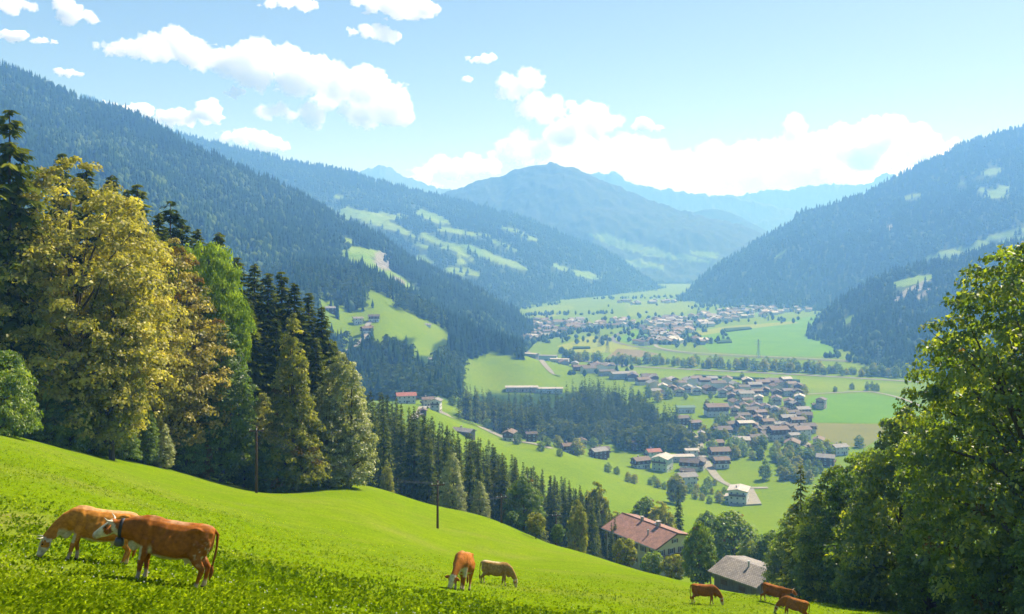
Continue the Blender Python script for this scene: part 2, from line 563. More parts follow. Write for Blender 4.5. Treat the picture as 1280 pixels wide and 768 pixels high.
# ------------------------------------------------------------------ mountains
def make_mountain_mat(name, forest_cols, meadow_cols, rock=(0.2, 0.19, 0.17), scale=1.0):
    m, n, l, b = mat_base(name, 0.95, 0.05)
    tc = n.new('ShaderNodeTexCoord')
    def noise(s, d=5):
        z = n.new('ShaderNodeTexNoise'); z.inputs['Scale'].default_value = s; z.inputs['Detail'].default_value = d; z.inputs['Roughness'].default_value = 0.65
        l.new(tc.outputs['Object'], z.inputs['Vector']); return z
    def ramp(src, a, c, p0=0.35, p1=0.65):
        r = n.new('ShaderNodeValToRGB'); r.color_ramp.elements[0].position = p0; r.color_ramp.elements[1].position = p1
        r.color_ramp.elements[0].color = (*a, 1); r.color_ramp.elements[1].color = (*c, 1); l.new(src, r.inputs[0]); return r
    def mix(f, a, c):
        x = n.new('ShaderNodeMix'); x.data_type = 'RGBA'; l.new(f, x.inputs['Factor']); l.new(a, x.inputs['A']); l.new(c, x.inputs['B']); return x
    fine = noise(0.06 * scale); big = noise(0.006 * scale)
    cf = ramp(fine.outputs['Fac'], *forest_cols)
    cm = ramp(big.outputs['Fac'], *meadow_cols)
    am = n.new('ShaderNodeAttribute'); am.attribute_name = 'meadow'
    ar = n.new('ShaderNodeAttribute'); ar.attribute_name = 'rock'
    cr = ramp(fine.outputs['Fac'], tuple(c * 0.7 for c in rock), tuple(c * 1.25 for c in rock))
    x1 = mix(am.outputs['Fac'], cf.outputs[0], cm.outputs[0])
    x2 = mix(ar.outputs['Fac'], x1.outputs['Result'], cr.outputs[0])
    l.new(x2.outputs['Result'], b.inputs['Base Color'])
    bp = n.new('ShaderNodeBump'); bp.inputs['Strength'].default_value = 0.8; bp.inputs['Distance'].default_value = 6.0
    l.new(fine.outputs['Fac'], bp.inputs['Height']); l.new(bp.outputs[0], b.inputs['Normal'])
    return m

FORC = ((0.022, 0.042, 0.016), (0.05, 0.085, 0.026))
MEAC = ((0.10, 0.19, 0.016), (0.165, 0.24, 0.035))
M_MOUNT = make_mountain_mat('mountain_forest', FORC, MEAC)
M_FAR = make_mountain_mat('mountain_far', ((0.018, 0.034, 0.018), (0.045, 0.06, 0.036)), MEAC, scale=0.35)

def mountain(name, ridge, foot, nu=320, nv=110, amp=0.06, seed=1, prof=1.0, mat=None, meadow=(), rock=(), back=0.55, rough=0.004, meadow_noise=1.0, rib=26.0):
    ridge = sorted(ridge); foot = sorted(foot)
    ra, fa = np.array(ridge, float), np.array(foot, float)
    u = np.linspace(0, 1, nu)
    pr = ra[0, 0] + (ra[-1, 0] - ra[0, 0]) * u
    pf = fa[0, 0] + (fa[-1, 0] - fa[0, 0]) * u
    def curve(a, p):
        py, d = np.interp(p, a[:, 0], a[:, 1]), np.interp(p, a[:, 0], a[:, 2])
        k = np.exp(-0.5 * (np.arange(-6, 7) / 2.2) ** 2); k /= k.sum()
        def sm(v): return np.convolve(np.pad(v, 6, mode='edge'), k, mode='valid')
        d = sm(d)
        return np.stack([(p - 640) / FPX * d, d, -(sm(py) - HY) / FPX * d], 1)
    Rg, Ft = curve(ra, pr), curve(fa, pf)
    nb = max(8, nv // 4)
    vs = np.concatenate([np.linspace(0, 1, nv), 1 + np.linspace(0, 1, nb + 1)[1:] * back])
    V = np.zeros((len(vs), nu, 3))
    span = Rg - Ft
    for k, v in enumerate(vs):
        if v <= 1:
            V[k, :, :2] = Ft[:, :2] + span[:, :2] * v
            V[k, :, 2] = Ft[:, 2] + span[:, 2] * v ** prof
        else:
            V[k, :, :2] = Ft[:, :2] + span[:, :2] * v
            V[k, :, 2] = Rg[:, 2] - span[:, 2] * (v - 1) * 1.3
    height = np.abs(span[:, 2]).max()
    p = V.reshape(-1, 3)
    vv = np.repeat(vs, nu)
    # ribs and gullies running down the slope
    uu = np.tile(u, len(vs))
    q = np.stack([uu * rib + 0.35 * np.sin(vv * 5), vv * 2.2, np.full_like(uu, seed * 3.1)], 1)
    ribs = fbm(q, 4, seed)
    taper = np.clip(np.sin(np.clip(vv, 0, 1) * math.pi) * 1.1, 0.0, 1) + 0.25 * (vv > 0.9)
    big = fbm(p / (height * 0.55), 4, seed + 40)
    dz = height * amp * (ribs * 1.0 + big * 0.9) * taper
    dz = dz + height * rough * 3 * fbm(p / (height * 0.05), 3, seed + 70)
    p[:, 2] += dz
    px = 640 + FPX * p[:, 0] / p[:, 1]
    py = HY - FPX * p[:, 2] / p[:, 1]
    nz = fbm(p / (height * 0.10), 4, seed + 90)
    nz2 = fbm(p / (height * 0.03), 3, seed + 95)
    def mask(items):
        m = np.full(len(p), -9.0)
        for (cx, cy, rx, ry, ang) in items:
            ca, sa = math.cos(R(ang)), math.sin(R(ang))
            dx, dy = px - cx, py - cy
            a = (dx * ca + dy * sa) / (rx * 1.05); b = (-dx * sa + dy * ca) / (ry * 1.12)
            m = np.maximum(m, 1 - np.sqrt(a * a + b * b))
        return sstep(-0.10, 0.10, m + (0.75 * nz + 0.5 * nz2) * meadow_noise * 0.8) * (m > -0.9)
    front = vv <= 1.02
    mm = mask(meadow) * front if meadow else np.zeros(len(p))
    mr = mask(rock) * front if rock else np.zeros(len(p))
    nr = len(vs)
    idx = np.arange(nr * nu).reshape(nr, nu)
    f = np.stack([idx[:-1, :-1], idx[:-1, 1:], idx[1:, 1:], idx[1:, :-1]], -1).reshape(-1, 4)
    me = np_mesh(name, p, f, [mat or M_MOUNT], True, {'meadow': ('POINT', mm), 'rock': ('POINT', mr)})
    o = link(name, me)
    tag(o, kind='structure')
    return dict(meadow=meadow, o=o, p=p.reshape(nr, nu, 3), m=mm.reshape(nr, nu), r=mr.reshape(nr, nu), nv=nv, nu=nu)

LM1 = mountain('mountain',
    [(-420, 40, 1900), (-200, 36, 1900), (0, 82, 1900), (60, 108, 1900), (100, 126, 1900), (170, 143, 1900), (250, 193, 1900), (330, 226, 1900), (400, 263, 1900), (470, 296, 1900), (530, 337, 1880), (590, 364, 1860), (645, 396, 1840), (690, 425, 1800)],
    [(-420, 440, 640), (0, 440, 690), (250, 435, 800), (400, 408, 960), (450, 392, 1040), (530, 418, 1130), (590, 432, 1260), (640, 440, 1450), (690, 452, 1600)],
    nu=300, nv=140, amp=0.05, seed=3, prof=1.12, rib=20,
    meadow=[(449, 325, 30, 7, 18), (486, 345, 46, 6, 30), (432, 300, 12, 3, 20), (460, 316, 24, 5, 10), (400, 380, 20, 6, 10), (470, 376, 26, 8, 15), (520, 398, 26, 9, 25)],
    rock=[(478, 326, 12, 9, 60), (383, 345, 9, 14, 30), (497, 352, 10, 4, 20)], meadow_noise=0.5)
LM2 = mountain('mountain',
    [(100, 118, 3700), (160, 142, 3700), (210, 164, 3700), (300, 187, 3700), (380, 204, 3700), (430, 212, 3700), (470, 225, 3700), (530, 240, 3700), (600, 258, 3700), (650, 273, 3700), (700, 293, 3700), (750, 313, 3700), (800, 343, 3700), (850, 372, 3700)],
    [(100, 370, 2100), (400, 392, 2100), (600, 406, 2150), (640, 398, 2350), (700, 386, 2750), (760, 377, 3050), (800, 373, 3300), (850, 378, 3500)],
    nu=320, nv=110, amp=0.045, seed=11, rib=14,
    meadow=[(455, 268, 45.76, 5.76, 8), (440, 282, 31.68, 5.76, 20), (475, 278, 26.4, 5.76, 12), (540, 272, 29.92, 3.6, 20), (575, 290, 35.2, 2.88, 8), (545, 302, 28.16, 4.32, 27), (575, 315, 26.4, 4.32, 30), (525, 306, 12.32, 3.6, 20), (610, 320, 26.4, 3.6, 24), (640, 330, 24.64, 2.88, 20), (570, 340, 21.12, 3.6, 20), (592, 342, 12.32, 3.6, 15), (530, 325, 12.32, 3.6, 20), (640, 288, 19.36, 2.16, 15), (662, 297, 14.08, 2.16, 18), (422, 246, 7.04, 1.8, 0), (448, 236, 4.4, 1.44, 30), (575, 327, 7.04, 4.32, 0), (735, 345, 21.12, 2.88, 15), (505, 290, 17.6, 2.88, 25), (700, 335, 14.08, 2.16, 20), (625, 305, 15.84, 2.16, 20)],
    meadow_noise=1.5)
MASSIF = mountain('mountain',
    [(400, 285, 4900), (470, 266, 4900), (520, 250, 4900), (560, 237, 4900), (590, 228, 4900), (612, 222, 4900), (628, 221, 4900), (640, 211, 4900), (655, 210, 4900), (668, 207, 4900), (682, 208, 4900), (695, 208, 4900), (715, 211, 4900), (735, 219, 4900), (760, 231, 4900), (790, 242, 4900), (830, 256, 4900), (870, 268, 4900), (910, 278, 4900), (945, 287, 4900), (970, 300, 4900), (1010, 322, 4900)],
    [(400, 340, 4100), (700, 350, 4100), (850, 352, 4100), (1010, 350, 4100)],
    nu=420, nv=70, amp=0.12, rough=0.008, seed=21, mat=M_FAR, rib=9,
    meadow=[(800, 312, 40, 6, 12), (850, 322, 34, 5, 8), (770, 302, 24, 5, 15), (880, 318, 20, 4, 5), (790, 330, 36, 5, 4)], meadow_noise=1.3)
NEARHILL = mountain('mountain',
    [(790, 300, 6000), (830, 283, 6000), (860, 268, 6000), (880, 262, 6000), (895, 261, 6000), (915, 266, 6000), (940, 279, 6000), (980, 300, 6000)],
    [(790, 325, 5700), (980, 325, 5700)], nu=120, nv=40, amp=0.05, seed=29, mat=M_FAR, rib=6)
PEAK_A = mountain('mountain',
    [(380, 235, 7600), (420, 222, 7600), (446, 214, 7600), (462, 210, 7600), (474, 206, 7600), (482, 206, 7600), (492, 212, 7600), (503, 220, 7600), (520, 226, 7600), (545, 233, 7600), (600, 245, 7600), (680, 275, 7600)],
    [(380, 320, 5800), (680, 320, 7100)], nu=420, nv=28, amp=0.11, rough=0.014, seed=35, mat=M_FAR, rib=9)
PEAK_B = mountain('mountain',
    [(660, 262, 7600), (710, 234, 7600), (735, 222, 7600), (748, 217, 7600), (757, 219, 7600), (765, 213, 7600), (774, 220, 7600), (790, 228, 7600), (815, 234, 7600), (850, 239, 7600), (880, 242, 7600), (910, 244, 7600), (950, 252, 7600), (1000, 266, 7600), (1080, 290, 7600)],
    [(660, 325, 7200), (1080, 325, 7200)], nu=420, nv=28, amp=0.11, rough=0.014, seed=41, mat=M_FAR, rib=11)
PEAK_C = mountain('mountain',
    [(860, 262, 8200), (900, 250, 8200), (940, 243, 8200), (960, 237, 8200), (985, 238, 8200), (1010, 233, 8200), (1040, 231, 8200), (1070, 231, 8200), (1090, 228, 8200), (1100, 219, 8200), (1108, 215, 8200), (1117, 218, 8200), (1130, 226, 8200), (1200, 240, 8200), (1300, 260, 8200)],
    [(860, 325, 7900), (1300, 325, 7900)], nu=420, nv=28, amp=0.11, rough=0.014, seed=47, mat=M_FAR, rib=11)
RM = mountain('mountain',
    [(835, 392, 2850), (850, 378, 2900), (870, 358, 3000), (900, 334, 3060), (915, 322, 3100), (950, 298, 3200), (975, 284, 3260), (1000, 268, 3300), (1025, 260, 3350), (1045, 257, 3400), (1090, 238, 3450), (1130, 217, 3500), (1165, 199, 3550), (1180, 194, 3560), (1200, 181, 3600), (1230, 171, 3600), (1280, 158, 3650), (1400, 138, 3700), (1600, 128, 3700)],
    [(835, 399, 2500), (860, 394, 2500), (900, 396, 2450), (1000, 398, 2350), (1100, 410, 2100), (1280, 430, 1900), (1600, 440, 1800)],
    nu=300, nv=130, amp=0.05, seed=53, rib=17,
    meadow=[(1235, 216, 17, 3.75, -12), (1203, 229, 6.8, 3, 0), (1250, 240, 15.3, 5.25, -15), (1228, 237, 8.5, 3, 10), (1140, 246, 11.9, 2.25, -10), (1245, 297, 28.9, 4.5, -12), (1215, 312, 35.7, 5.25, -16), (1270, 300, 20.4, 3.75, -8), (1180, 318, 22.1, 3, -14), (1290, 285, 15.3, 3.75, -10), (975, 318, 8.5, 1.5, -30)],
    rock=[(1110, 285, 10, 5, -20)], meadow_noise=1.6)
SPUR = mountain('mountain',
    [(1010, 418, 1720), (1022, 404, 1760), (1040, 385, 1800), (1070, 363, 1850), (1100, 346, 1900), (1130, 338, 1930), (1150, 334, 1950), (1190, 328, 2000), (1240, 311, 2050), (1300, 292, 2100), (1600, 240, 2100)],
    [(1010, 426, 1620), (1030, 430, 1540), (1060, 447, 1380), (1090, 462, 1260), (1150, 475, 1160), (1200, 480, 1120), (1300, 494, 1040), (1600, 505, 980)],
    nu=240, nv=100, amp=0.06, seed=61, rib=12,
    meadow=[(1140, 352, 26, 4, -12), (1060, 400, 8, 4, -30)], rock=[(1142, 362, 22, 4, -25), (1158, 366, 14, 3, -30), (1125, 371, 10, 3, -30)], meadow_noise=0.8)
# ------------------------------------------------------------------ clouds: closed lumpy bodies of scattering air
def cloud_mat(name, sigma):
    m = bpy.data.materials.new(name)
    m.use_nodes = True
    n, l = m.node_tree.nodes, m.node_tree.links
    n.clear()
    out = n.new('ShaderNodeOutputMaterial')
    v = n.new('ShaderNodeVolumePrincipled')
    v.inputs['Color'].default_value = (1.0, 1.0, 1.0, 1)
    v.inputs['Density'].default_value = sigma
    v.inputs['Anisotropy'].default_value = 0.1
    l.new(v.outputs[0], out.inputs['Volume'])
    return m

def ico(sub=3):
    import bmesh
    bm = bmesh.new()
    bmesh.ops.create_icosphere(bm, subdivisions=sub, radius=1.0)
    v = np.array([tuple(x.co) for x in bm.verts]); f = np.array([[q.index for q in p.verts] for p in bm.faces])
    bm.free()
    return v, f
ICO3 = ico(3)
ICO2 = ico(2)

def remeshed(verts, faces, voxel, smooth_iter=0):
    me = np_mesh('tmp', verts, faces)
    o = bpy.data.objects.new('tmp', me)
    COL.objects.link(o)
    md = o.modifiers.new('r', 'REMESH'); md.mode = 'VOXEL'; md.voxel_size = voxel
    if smooth_iter:
        s = o.modifiers.new('s', 'SMOOTH'); s.factor = 0.5; s.iterations = smooth_iter
    dg = bpy.context.evaluated_depsgraph_get()
    ev = o.evaluated_get(dg)
    r = bpy.data.meshes.new_from_object(ev)
    bpy.data.objects.remove(o); bpy.data.meshes.remove(me)
    return r

def cloud(label, puffs, d, seed, tau=5.0, frac=0.30):
    rng = np.random.default_rng(seed)
    vs, fs, b = [], [], 0
    for (cx, cy, rx, ry) in puffs:
        c = np.array(P(cx, cy, d)); ax, az = rx / FPX * d, ry / FPX * d
        k = max(4, int(7 * rx / max(ry, 1)))
        for i in range(k):
            t = rng.uniform(-1, 1); w = math.sqrt(max(0.05, 1 - t * t))
            r = az * rng.uniform(0.45, 0.8) * (0.45 + 0.55 * w)
            o = np.array([t * ax * 0.85, rng.uniform(-0.6, 0.6) * ax * 0.7, rng.uniform(-0.45, 0.55) * az * w])
            o[2] += r * 0.15
            vs.append(ICO2[0] * r * np.array([1.15, 1.15, 1.0]) + c + o); fs.append(ICO2[1] + b); b += len(ICO2[0])
        # torn-off wisps round the rim
        for i in range(max(2, k // 3)):
            a = rng.uniform(0, 6.28); r = az * rng.uniform(0.07, 0.17)
            o = np.array([math.cos(a) * ax * rng.uniform(0.85, 1.2), rng.uniform(-0.3, 0.3) * ax, math.sin(a) * az * rng.uniform(0.8, 1.1)])
            vs.append(ICO2[0] * r * np.array([2.8, 1.6, 0.6]) + c + o); fs.append(ICO2[1] + b); b += len(ICO2[0])
    vs = np.concatenate(vs); fs = np.concatenate(fs)
    size = max(np.ptp(vs[:, 0]), np.ptp(vs[:, 2]) * 1.5)
    vox = max(size / 125.0, d / FPX * 1.6)
    me = remeshed(vs, fs, vox, 1)
    n = len(me.vertices)
    co = np.empty(n * 3, np.float32); me.vertices.foreach_get('co', co); co = co.reshape(-1, 3)
    nr = np.empty(n * 3, np.float32); me.vertices.foreach_get('normal', nr); nr = nr.reshape(-1, 3)
    ref = np.median([p[3] for p in puffs]) / FPX * d
    amp = frac * ref
    dis = amp * (1.2 * fbm(co / (ref * 0.75), 3, seed, 0.6) + 1.0 * (np.abs(fbm(co / (ref * 0.24), 4, seed + 5, 0.62)) * 2 - 0.4) + 0.5 * fbm(co / (ref * 0.10), 3, seed + 9, 0.65))
    co = co + nr * dis[:, None]
    me.vertices.foreach_set('co', co.ravel().astype(np.float32))
    me.materials.clear()
    me.materials.append(cloud_mat('cloud_vapour', tau * 0.36 / ref))
    me.name = 'cloud'
    me.update()
    o = link('cloud', me)
    tag(o, label, 'cloud', 'white clouds over the valley')
    return o

cloud('longest white cloud, slanting down above the left mountains, greyer at its right end',
      [(160, 62, 40, 11), (215, 58, 45, 20), (270, 72, 50, 24), (330, 86, 55, 30), (390, 98, 50, 28), (440, 118, 50, 34), (480, 132, 36, 30), (425, 148, 55, 18), (350, 142, 42, 12)], 12500, 2)
cloud('small round puff tucked under the middle of the long slanting cloud', [(294, 117, 12, 8)], 12300, 3, 3.5)
cloud('white cloud touching the top edge of the picture, just above a flat streak', [(500, 12, 46, 14), (462, 3, 28, 9), (530, 14, 22, 10)], 12500, 4, 4.0)
cloud('flat white streak of cloud just below the cloud at the top edge', [(462, 40, 30, 8), (488, 46, 20, 11)], 12500, 5, 3.5)
cloud('white cloud cut off by the top edge of the picture above the long slanting cloud', [(362, 4, 36, 11)], 12500, 6, 4.0)
cloud('ragged white cloud at the top left, leaning down to the right', [(84, 10, 18, 10), (98, 24, 24, 12), (76, 2, 10, 8)], 12500, 7, 3.5)
cloud('white cloud in the very top left corner', [(12, 5, 30, 13)], 12500, 8, 4.0)
cloud('low flat white cloud at the left edge, above the near mountain ridge', [(15, 45, 22, 8), (54, 52, 20, 4)], 12500, 9, 3.5)
cloud('small lens-shaped cloud alone above the left ridge', [(85, 92, 20, 6)], 12500, 10, 3.5)
cloud('white cloud rising in a peak directly behind the forested left ridge', [(240, 148, 44, 12), (262, 136, 15, 12), (215, 152, 25, 9), (200, 146, 18, 8)], 13000, 11, 4.5)
cloud('small cloud peeping over the left ridge beside the peaked cloud', [(172, 138, 22, 9), (130, 130, 20, 4)], 13000, 12, 4.0)
cloud('flat white cloud resting on the second ridge on the left', [(305, 172, 36, 10), (335, 182, 26, 12)], 13000, 13, 4.5)
cloud('tiny ragged cloud high in the middle of the sky', [(598, 75, 20, 5), (611, 72, 9, 7)], 12500, 14, 3.0)
cloud('tiniest flake of cloud, just below the ragged one in the middle of the sky', [(584, 100, 9, 4)], 12500, 15, 2.5)
cloud('tall heaped cloud with a round head standing over the blue massif in the middle', [(652, 105, 30, 16), (640, 116, 20, 12), (684, 138, 38, 20), (738, 156, 40, 22), (700, 172, 62, 22), (650, 192, 42, 18)], 14000, 16, 3.2)
cloud('soft pale cloud low between the two peaks left of the heaped cloud', [(560, 216, 44, 16), (600, 208, 30, 14), (520, 232, 30, 10)], 14500, 17, 3.0)
cloud('small round puff right beside the tall heaped cloud', [(803, 156, 14, 9), (818, 161, 14, 5)], 13000, 18, 3.5)
cloud('long hazy bank of cloud along the far ridges to the right of centre', [(740, 200, 70, 28), (790, 196, 60, 26), (850, 198, 70, 24), (910, 203, 70, 28), (970, 200, 60, 28), (1040, 198, 70, 30), (900, 228, 150, 26), (1100, 215, 80, 24), (740, 225, 80, 22)], 15500, 19, 1.9)
cloud('upright rounded tower of cloud rising out of the hazy bank', [(994, 160, 15, 18), (992, 182, 24, 18)], 15000, 20, 3.5)
cloud('broad heaped cloud nearest the right mountain ridge', [(1066, 166, 30, 18), (1100, 160, 28, 16), (1125, 176, 50, 20), (1165, 190, 50, 14), (1085, 195, 60, 20)], 15000, 21, 3.5)
# ------------------------------------------------------------------ trees
M_BARK = mat_noise('bark', (0.045, 0.035, 0.026), (0.12, 0.095, 0.07), 2.5, 0.95, 0.05, bump=0.05, stretch=(4, 4, 0.7))
M_BARK_S = mat_noise('bark_spruce', (0.05, 0.036, 0.028), (0.125, 0.09, 0.07), 2.0, 0.95, 0.05, bump=0.04, stretch=(4, 4, 0.8))
L_SPRUCE = mat_leaf('needles_spruce', [(0.021, 0.037, 0.004), (0.083, 0.115, 0.012), (0.240, 0.250, 0.031)], 0.28, 0.35, trans_gain=1.30)  # ramp widened: dark end for inner shade, light end for sunlit tips
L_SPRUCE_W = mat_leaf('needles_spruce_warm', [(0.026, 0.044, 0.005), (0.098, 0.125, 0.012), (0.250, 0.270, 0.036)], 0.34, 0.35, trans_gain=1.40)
L_GREEN = mat_leaf('leaves_green', [(0.047, 0.092, 0.007), (0.124, 0.201, 0.015), (0.295, 0.368, 0.037)], 0.48, 0.3, spec=0.03, trans_gain=1.40)
L_GOLD = mat_leaf('leaves_gold', [(0.156, 0.155, 0.019), (0.408, 0.368, 0.055), (0.672, 0.586, 0.142)], 0.46, 0.25, spec=0.02, trans_gain=1.40)
L_BRONZE = mat_leaf('leaves_bronze', [(0.126, 0.127, 0.017), (0.330, 0.277, 0.047), (0.552, 0.448, 0.121)], 0.46, 0.2, spec=0.02, trans_gain=1.40)
L_OLIVE = mat_leaf('leaves_olive', [(0.106, 0.132, 0.011), (0.248, 0.259, 0.024), (0.460, 0.425, 0.061)], 0.50, 0.3, spec=0.02, trans_gain=1.45)
L_LIME = mat_leaf('leaves_lime', [(0.116, 0.190, 0.011), (0.231, 0.328, 0.022), (0.380, 0.466, 0.044)], 0.45, 0.2)
L_SILVER = mat_leaf('leaves_silver', [(0.100, 0.127, 0.039), (0.236, 0.265, 0.094), (0.472, 0.483, 0.220)], 0.46, 0.2, spec=0.05, trans_gain=1.50)
L_MAPLE = mat_leaf('leaves_maple', [(0.041, 0.081, 0.004), (0.136, 0.196, 0.009), (0.389, 0.414, 0.026)], 0.60, 0.15, trans_gain=1.5, spec=0.05)
L_RUST = mat_leaf('leaves_rust', [(0.078, 0.068, 0.012), (0.169, 0.111, 0.020), (0.299, 0.143, 0.025)], 0.36, 0.25)
L_FOREST = mat_leaf('forest_far', [(0.010, 0.028, 0.012), (0.026, 0.058, 0.018), (0.090, 0.135, 0.032)], 0.15, 0.0)

def frames(nrm, rng):
    """Two tangents for each normal."""
    a = rng.normal(size=nrm.shape)
    t = np.cross(nrm, a); t /= np.linalg.norm(t, axis=1)[:, None] + 1e-9
    b = np.cross(nrm, t)
    return t, b

def leaf_quads(c, nrm, size, rng, aspect=0.62, fold=0.22):
    """Rhombic leaves, bent along the midrib."""
    t, b = frames(nrm, rng)
    s = size[:, None]
    v = np.stack([c - t * s * 0.5, c + b * s * aspect * 0.5 + nrm * s * fold * 0.5, c + t * s * 0.5, c - b * s * aspect * 0.5 + nrm * s * fold * 0.5], 1)
    return v.reshape(-1, 3)

def crown_mesh(name, mat, H, Rx, prof, seed, nclump=260, per=40, leaf=0.42, clump=1.15, base=0.12, inner=0.35, rust=0.0, ragged=0.25, droop=0.0):
    """Foliage as leaf clumps spread through an uneven crown. prof(t) gives the relative radius at t (0 base .. 1 top)."""
    rng = np.random.default_rng(seed)
    lobes = rng.uniform(0, 2 * math.pi, 7); lt = rng.uniform(0, 1, 7); la = rng.uniform(-ragged, ragged, 7)
    cs, cr = [], []
    k = 0
    while len(cs) < nclump and k < nclump * 40:
        k += 1
        t = rng.uniform(0, 1)
        pr = prof(t)
        if rng.uniform() > pr ** 1.3 + 0.05: continue
        a = rng.uniform(0, 2 * math.pi)
        rr = Rx * pr * (1 + sum(la[i] * math.exp(-((math.remainder(a - lobes[i], 2 * math.pi)) / 0.8) ** 2 - ((t - lt[i]) / 0.22) ** 2) for i in range(7)))
        q = rng.uniform(inner, 1.0) ** 0.55
        r = rr * q
        z = H * (base + (1 - base) * t)
        p = np.array([math.cos(a) * r, math.sin(a) * r, z - droop * r * r / max(Rx, 1)])
        if cs:
            d = np.linalg.norm(np.array(cs) - p, axis=1)
            if (d < clump * 0.62).any() and rng.uniform() < 0.8: continue
        cs.append(p); cr.append(clump * rng.uniform(0.65, 1.25) * (0.6 + 0.4 * min(1, pr * 1.5)))
    cs = np.array(cs); cr = np.array(cr)
    n = len(cs)
    m = n * per
    ci = np.repeat(np.arange(n), per)
    dirs = rng.normal(size=(m, 3)); dirs /= np.linalg.norm(dirs, axis=1)[:, None]
    dirs[:, 2] = np.where(dirs[:, 2] < -0.3, -dirs[:, 2] * 0.6, dirs[:, 2])
    rad = cr[ci] * rng.uniform(0.35, 1.0, m) ** 0.5
    pos = cs[ci] + dirs * rad[:, None] * np.array([1.0, 1.0, 0.72])
    axis = cs.copy(); axis[:, 2] = 0
    outw = axis / (np.linalg.norm(axis, axis=1)[:, None] + 0.3)
    nrm = dirs * 0.55 + outw[ci] * 0.3 + rng.normal(size=(m, 3)) * 0.45 + np.array([0, 0, 0.35])
    nrm /= np.linalg.norm(nrm, axis=1)[:, None]
    size = leaf * rng.uniform(0.55, 1.45, m)
    V = leaf_quads(pos, nrm, size, rng)
    ct = np.clip(rng.normal(0.45, 0.20, n), 0, 1)
    tone = np.clip(ct[ci] + rng.normal(0, 0.13, m), 0, 1)
    F = np.arange(m * 4).reshape(m, 4)
    me = np_mesh(name, V, F, [mat] if not rust else [mat, L_RUST], False, {'tone': ('POINT', np.repeat(tone, 4))})
    if rust:
        rc = rng.uniform(size=n) < rust
        me.polygons.foreach_set('material_index', rc[ci].astype(np.int32))
    return me, cs

def trunk_mesh(name, mat, H, r0, cs, seed, nlimb=14, top=0.85, lean=0.3, sub=2):
    rng = np.random.default_rng(seed + 500)
    mb = MB()
    path = []
    ph = rng.uniform(0, 6)
    for i in range(9):
        t = i / 8
        path.append(Vector((lean * math.sin(t * 3 + ph) * t, lean * math.cos(t * 2.3 + ph) * t, H * top * t - 0.6 * (i == 0))))
    mb.tube(path, [r0 * (1.25 if i == 0 else 1 - 0.86 * i / 8) for i in range(9)], 9)
    if len(cs):
        pick = cs[rng.permutation(len(cs))[:nlimb * sub]]
        for i, c in enumerate(pick):
            zt = max(0.12 * H, c[2] * rng.uniform(0.45, 0.75))
            t = min(0.97, zt / (H * top))
            a = path[int(t * 8)].lerp(path[min(8, int(t * 8) + 1)], t * 8 - int(t * 8))
            c = Vector(c)
            mid = a.lerp(c, 0.5) + Vector((rng.normal(0, 0.25), rng.normal(0, 0.25), rng.normal(0.1, 0.3))) * (H / 15)
            rb = r0 * (1 - 0.85 * t) * rng.uniform(0.4, 0.62)
            mb.tube([a, a.lerp(mid, 0.55), mid, mid.lerp(c, 0.6), c], [rb, rb * 0.8, rb * 0.6, rb * 0.38, rb * 0.12], 5, caps=False)
    return mb.mesh(name, [mat], True)

def p_dome(t): return max(0.0, math.sin(math.pi * min(1, (t * 0.86 + 0.14)) ** 0.9)) ** 0.6
def p_round(t): return math.sqrt(max(0.0, 1 - (2 * t - 1) ** 2)) ** 0.9
def p_column(t): return min(1, (t / 0.18 + 0.35)) * (1 - max(0, t - 0.45) / 0.55) ** 0.62 if t < 1 else 0
def p_cone(t): return min(1, t / 0.10 + 0.5) * (1 - t) ** 0.72 * 0.98 + 0.02
def p_bush(t): return math.sqrt(max(0, 1 - t ** 2.2))
def p_wide(t): return (math.sin(math.pi * (0.18 + 0.82 * t)) ** 0.5) if t < 1 else 0

TREES = {}
def leafy(key, mat, H, Rx, prof, seed, trunk_r=0.35, bark=None, nlimb=14, **kw):
    cm, cs = crown_mesh('crown', mat, H, Rx, prof, seed, **kw)
    tm = trunk_mesh('trunk', bark or M_BARK, H, trunk_r, cs, seed, nlimb=nlimb)
    TREES[key] = dict(parts=[('trunk', tm, None, []), ('crown', cm, None, [])], H=H, R=Rx)

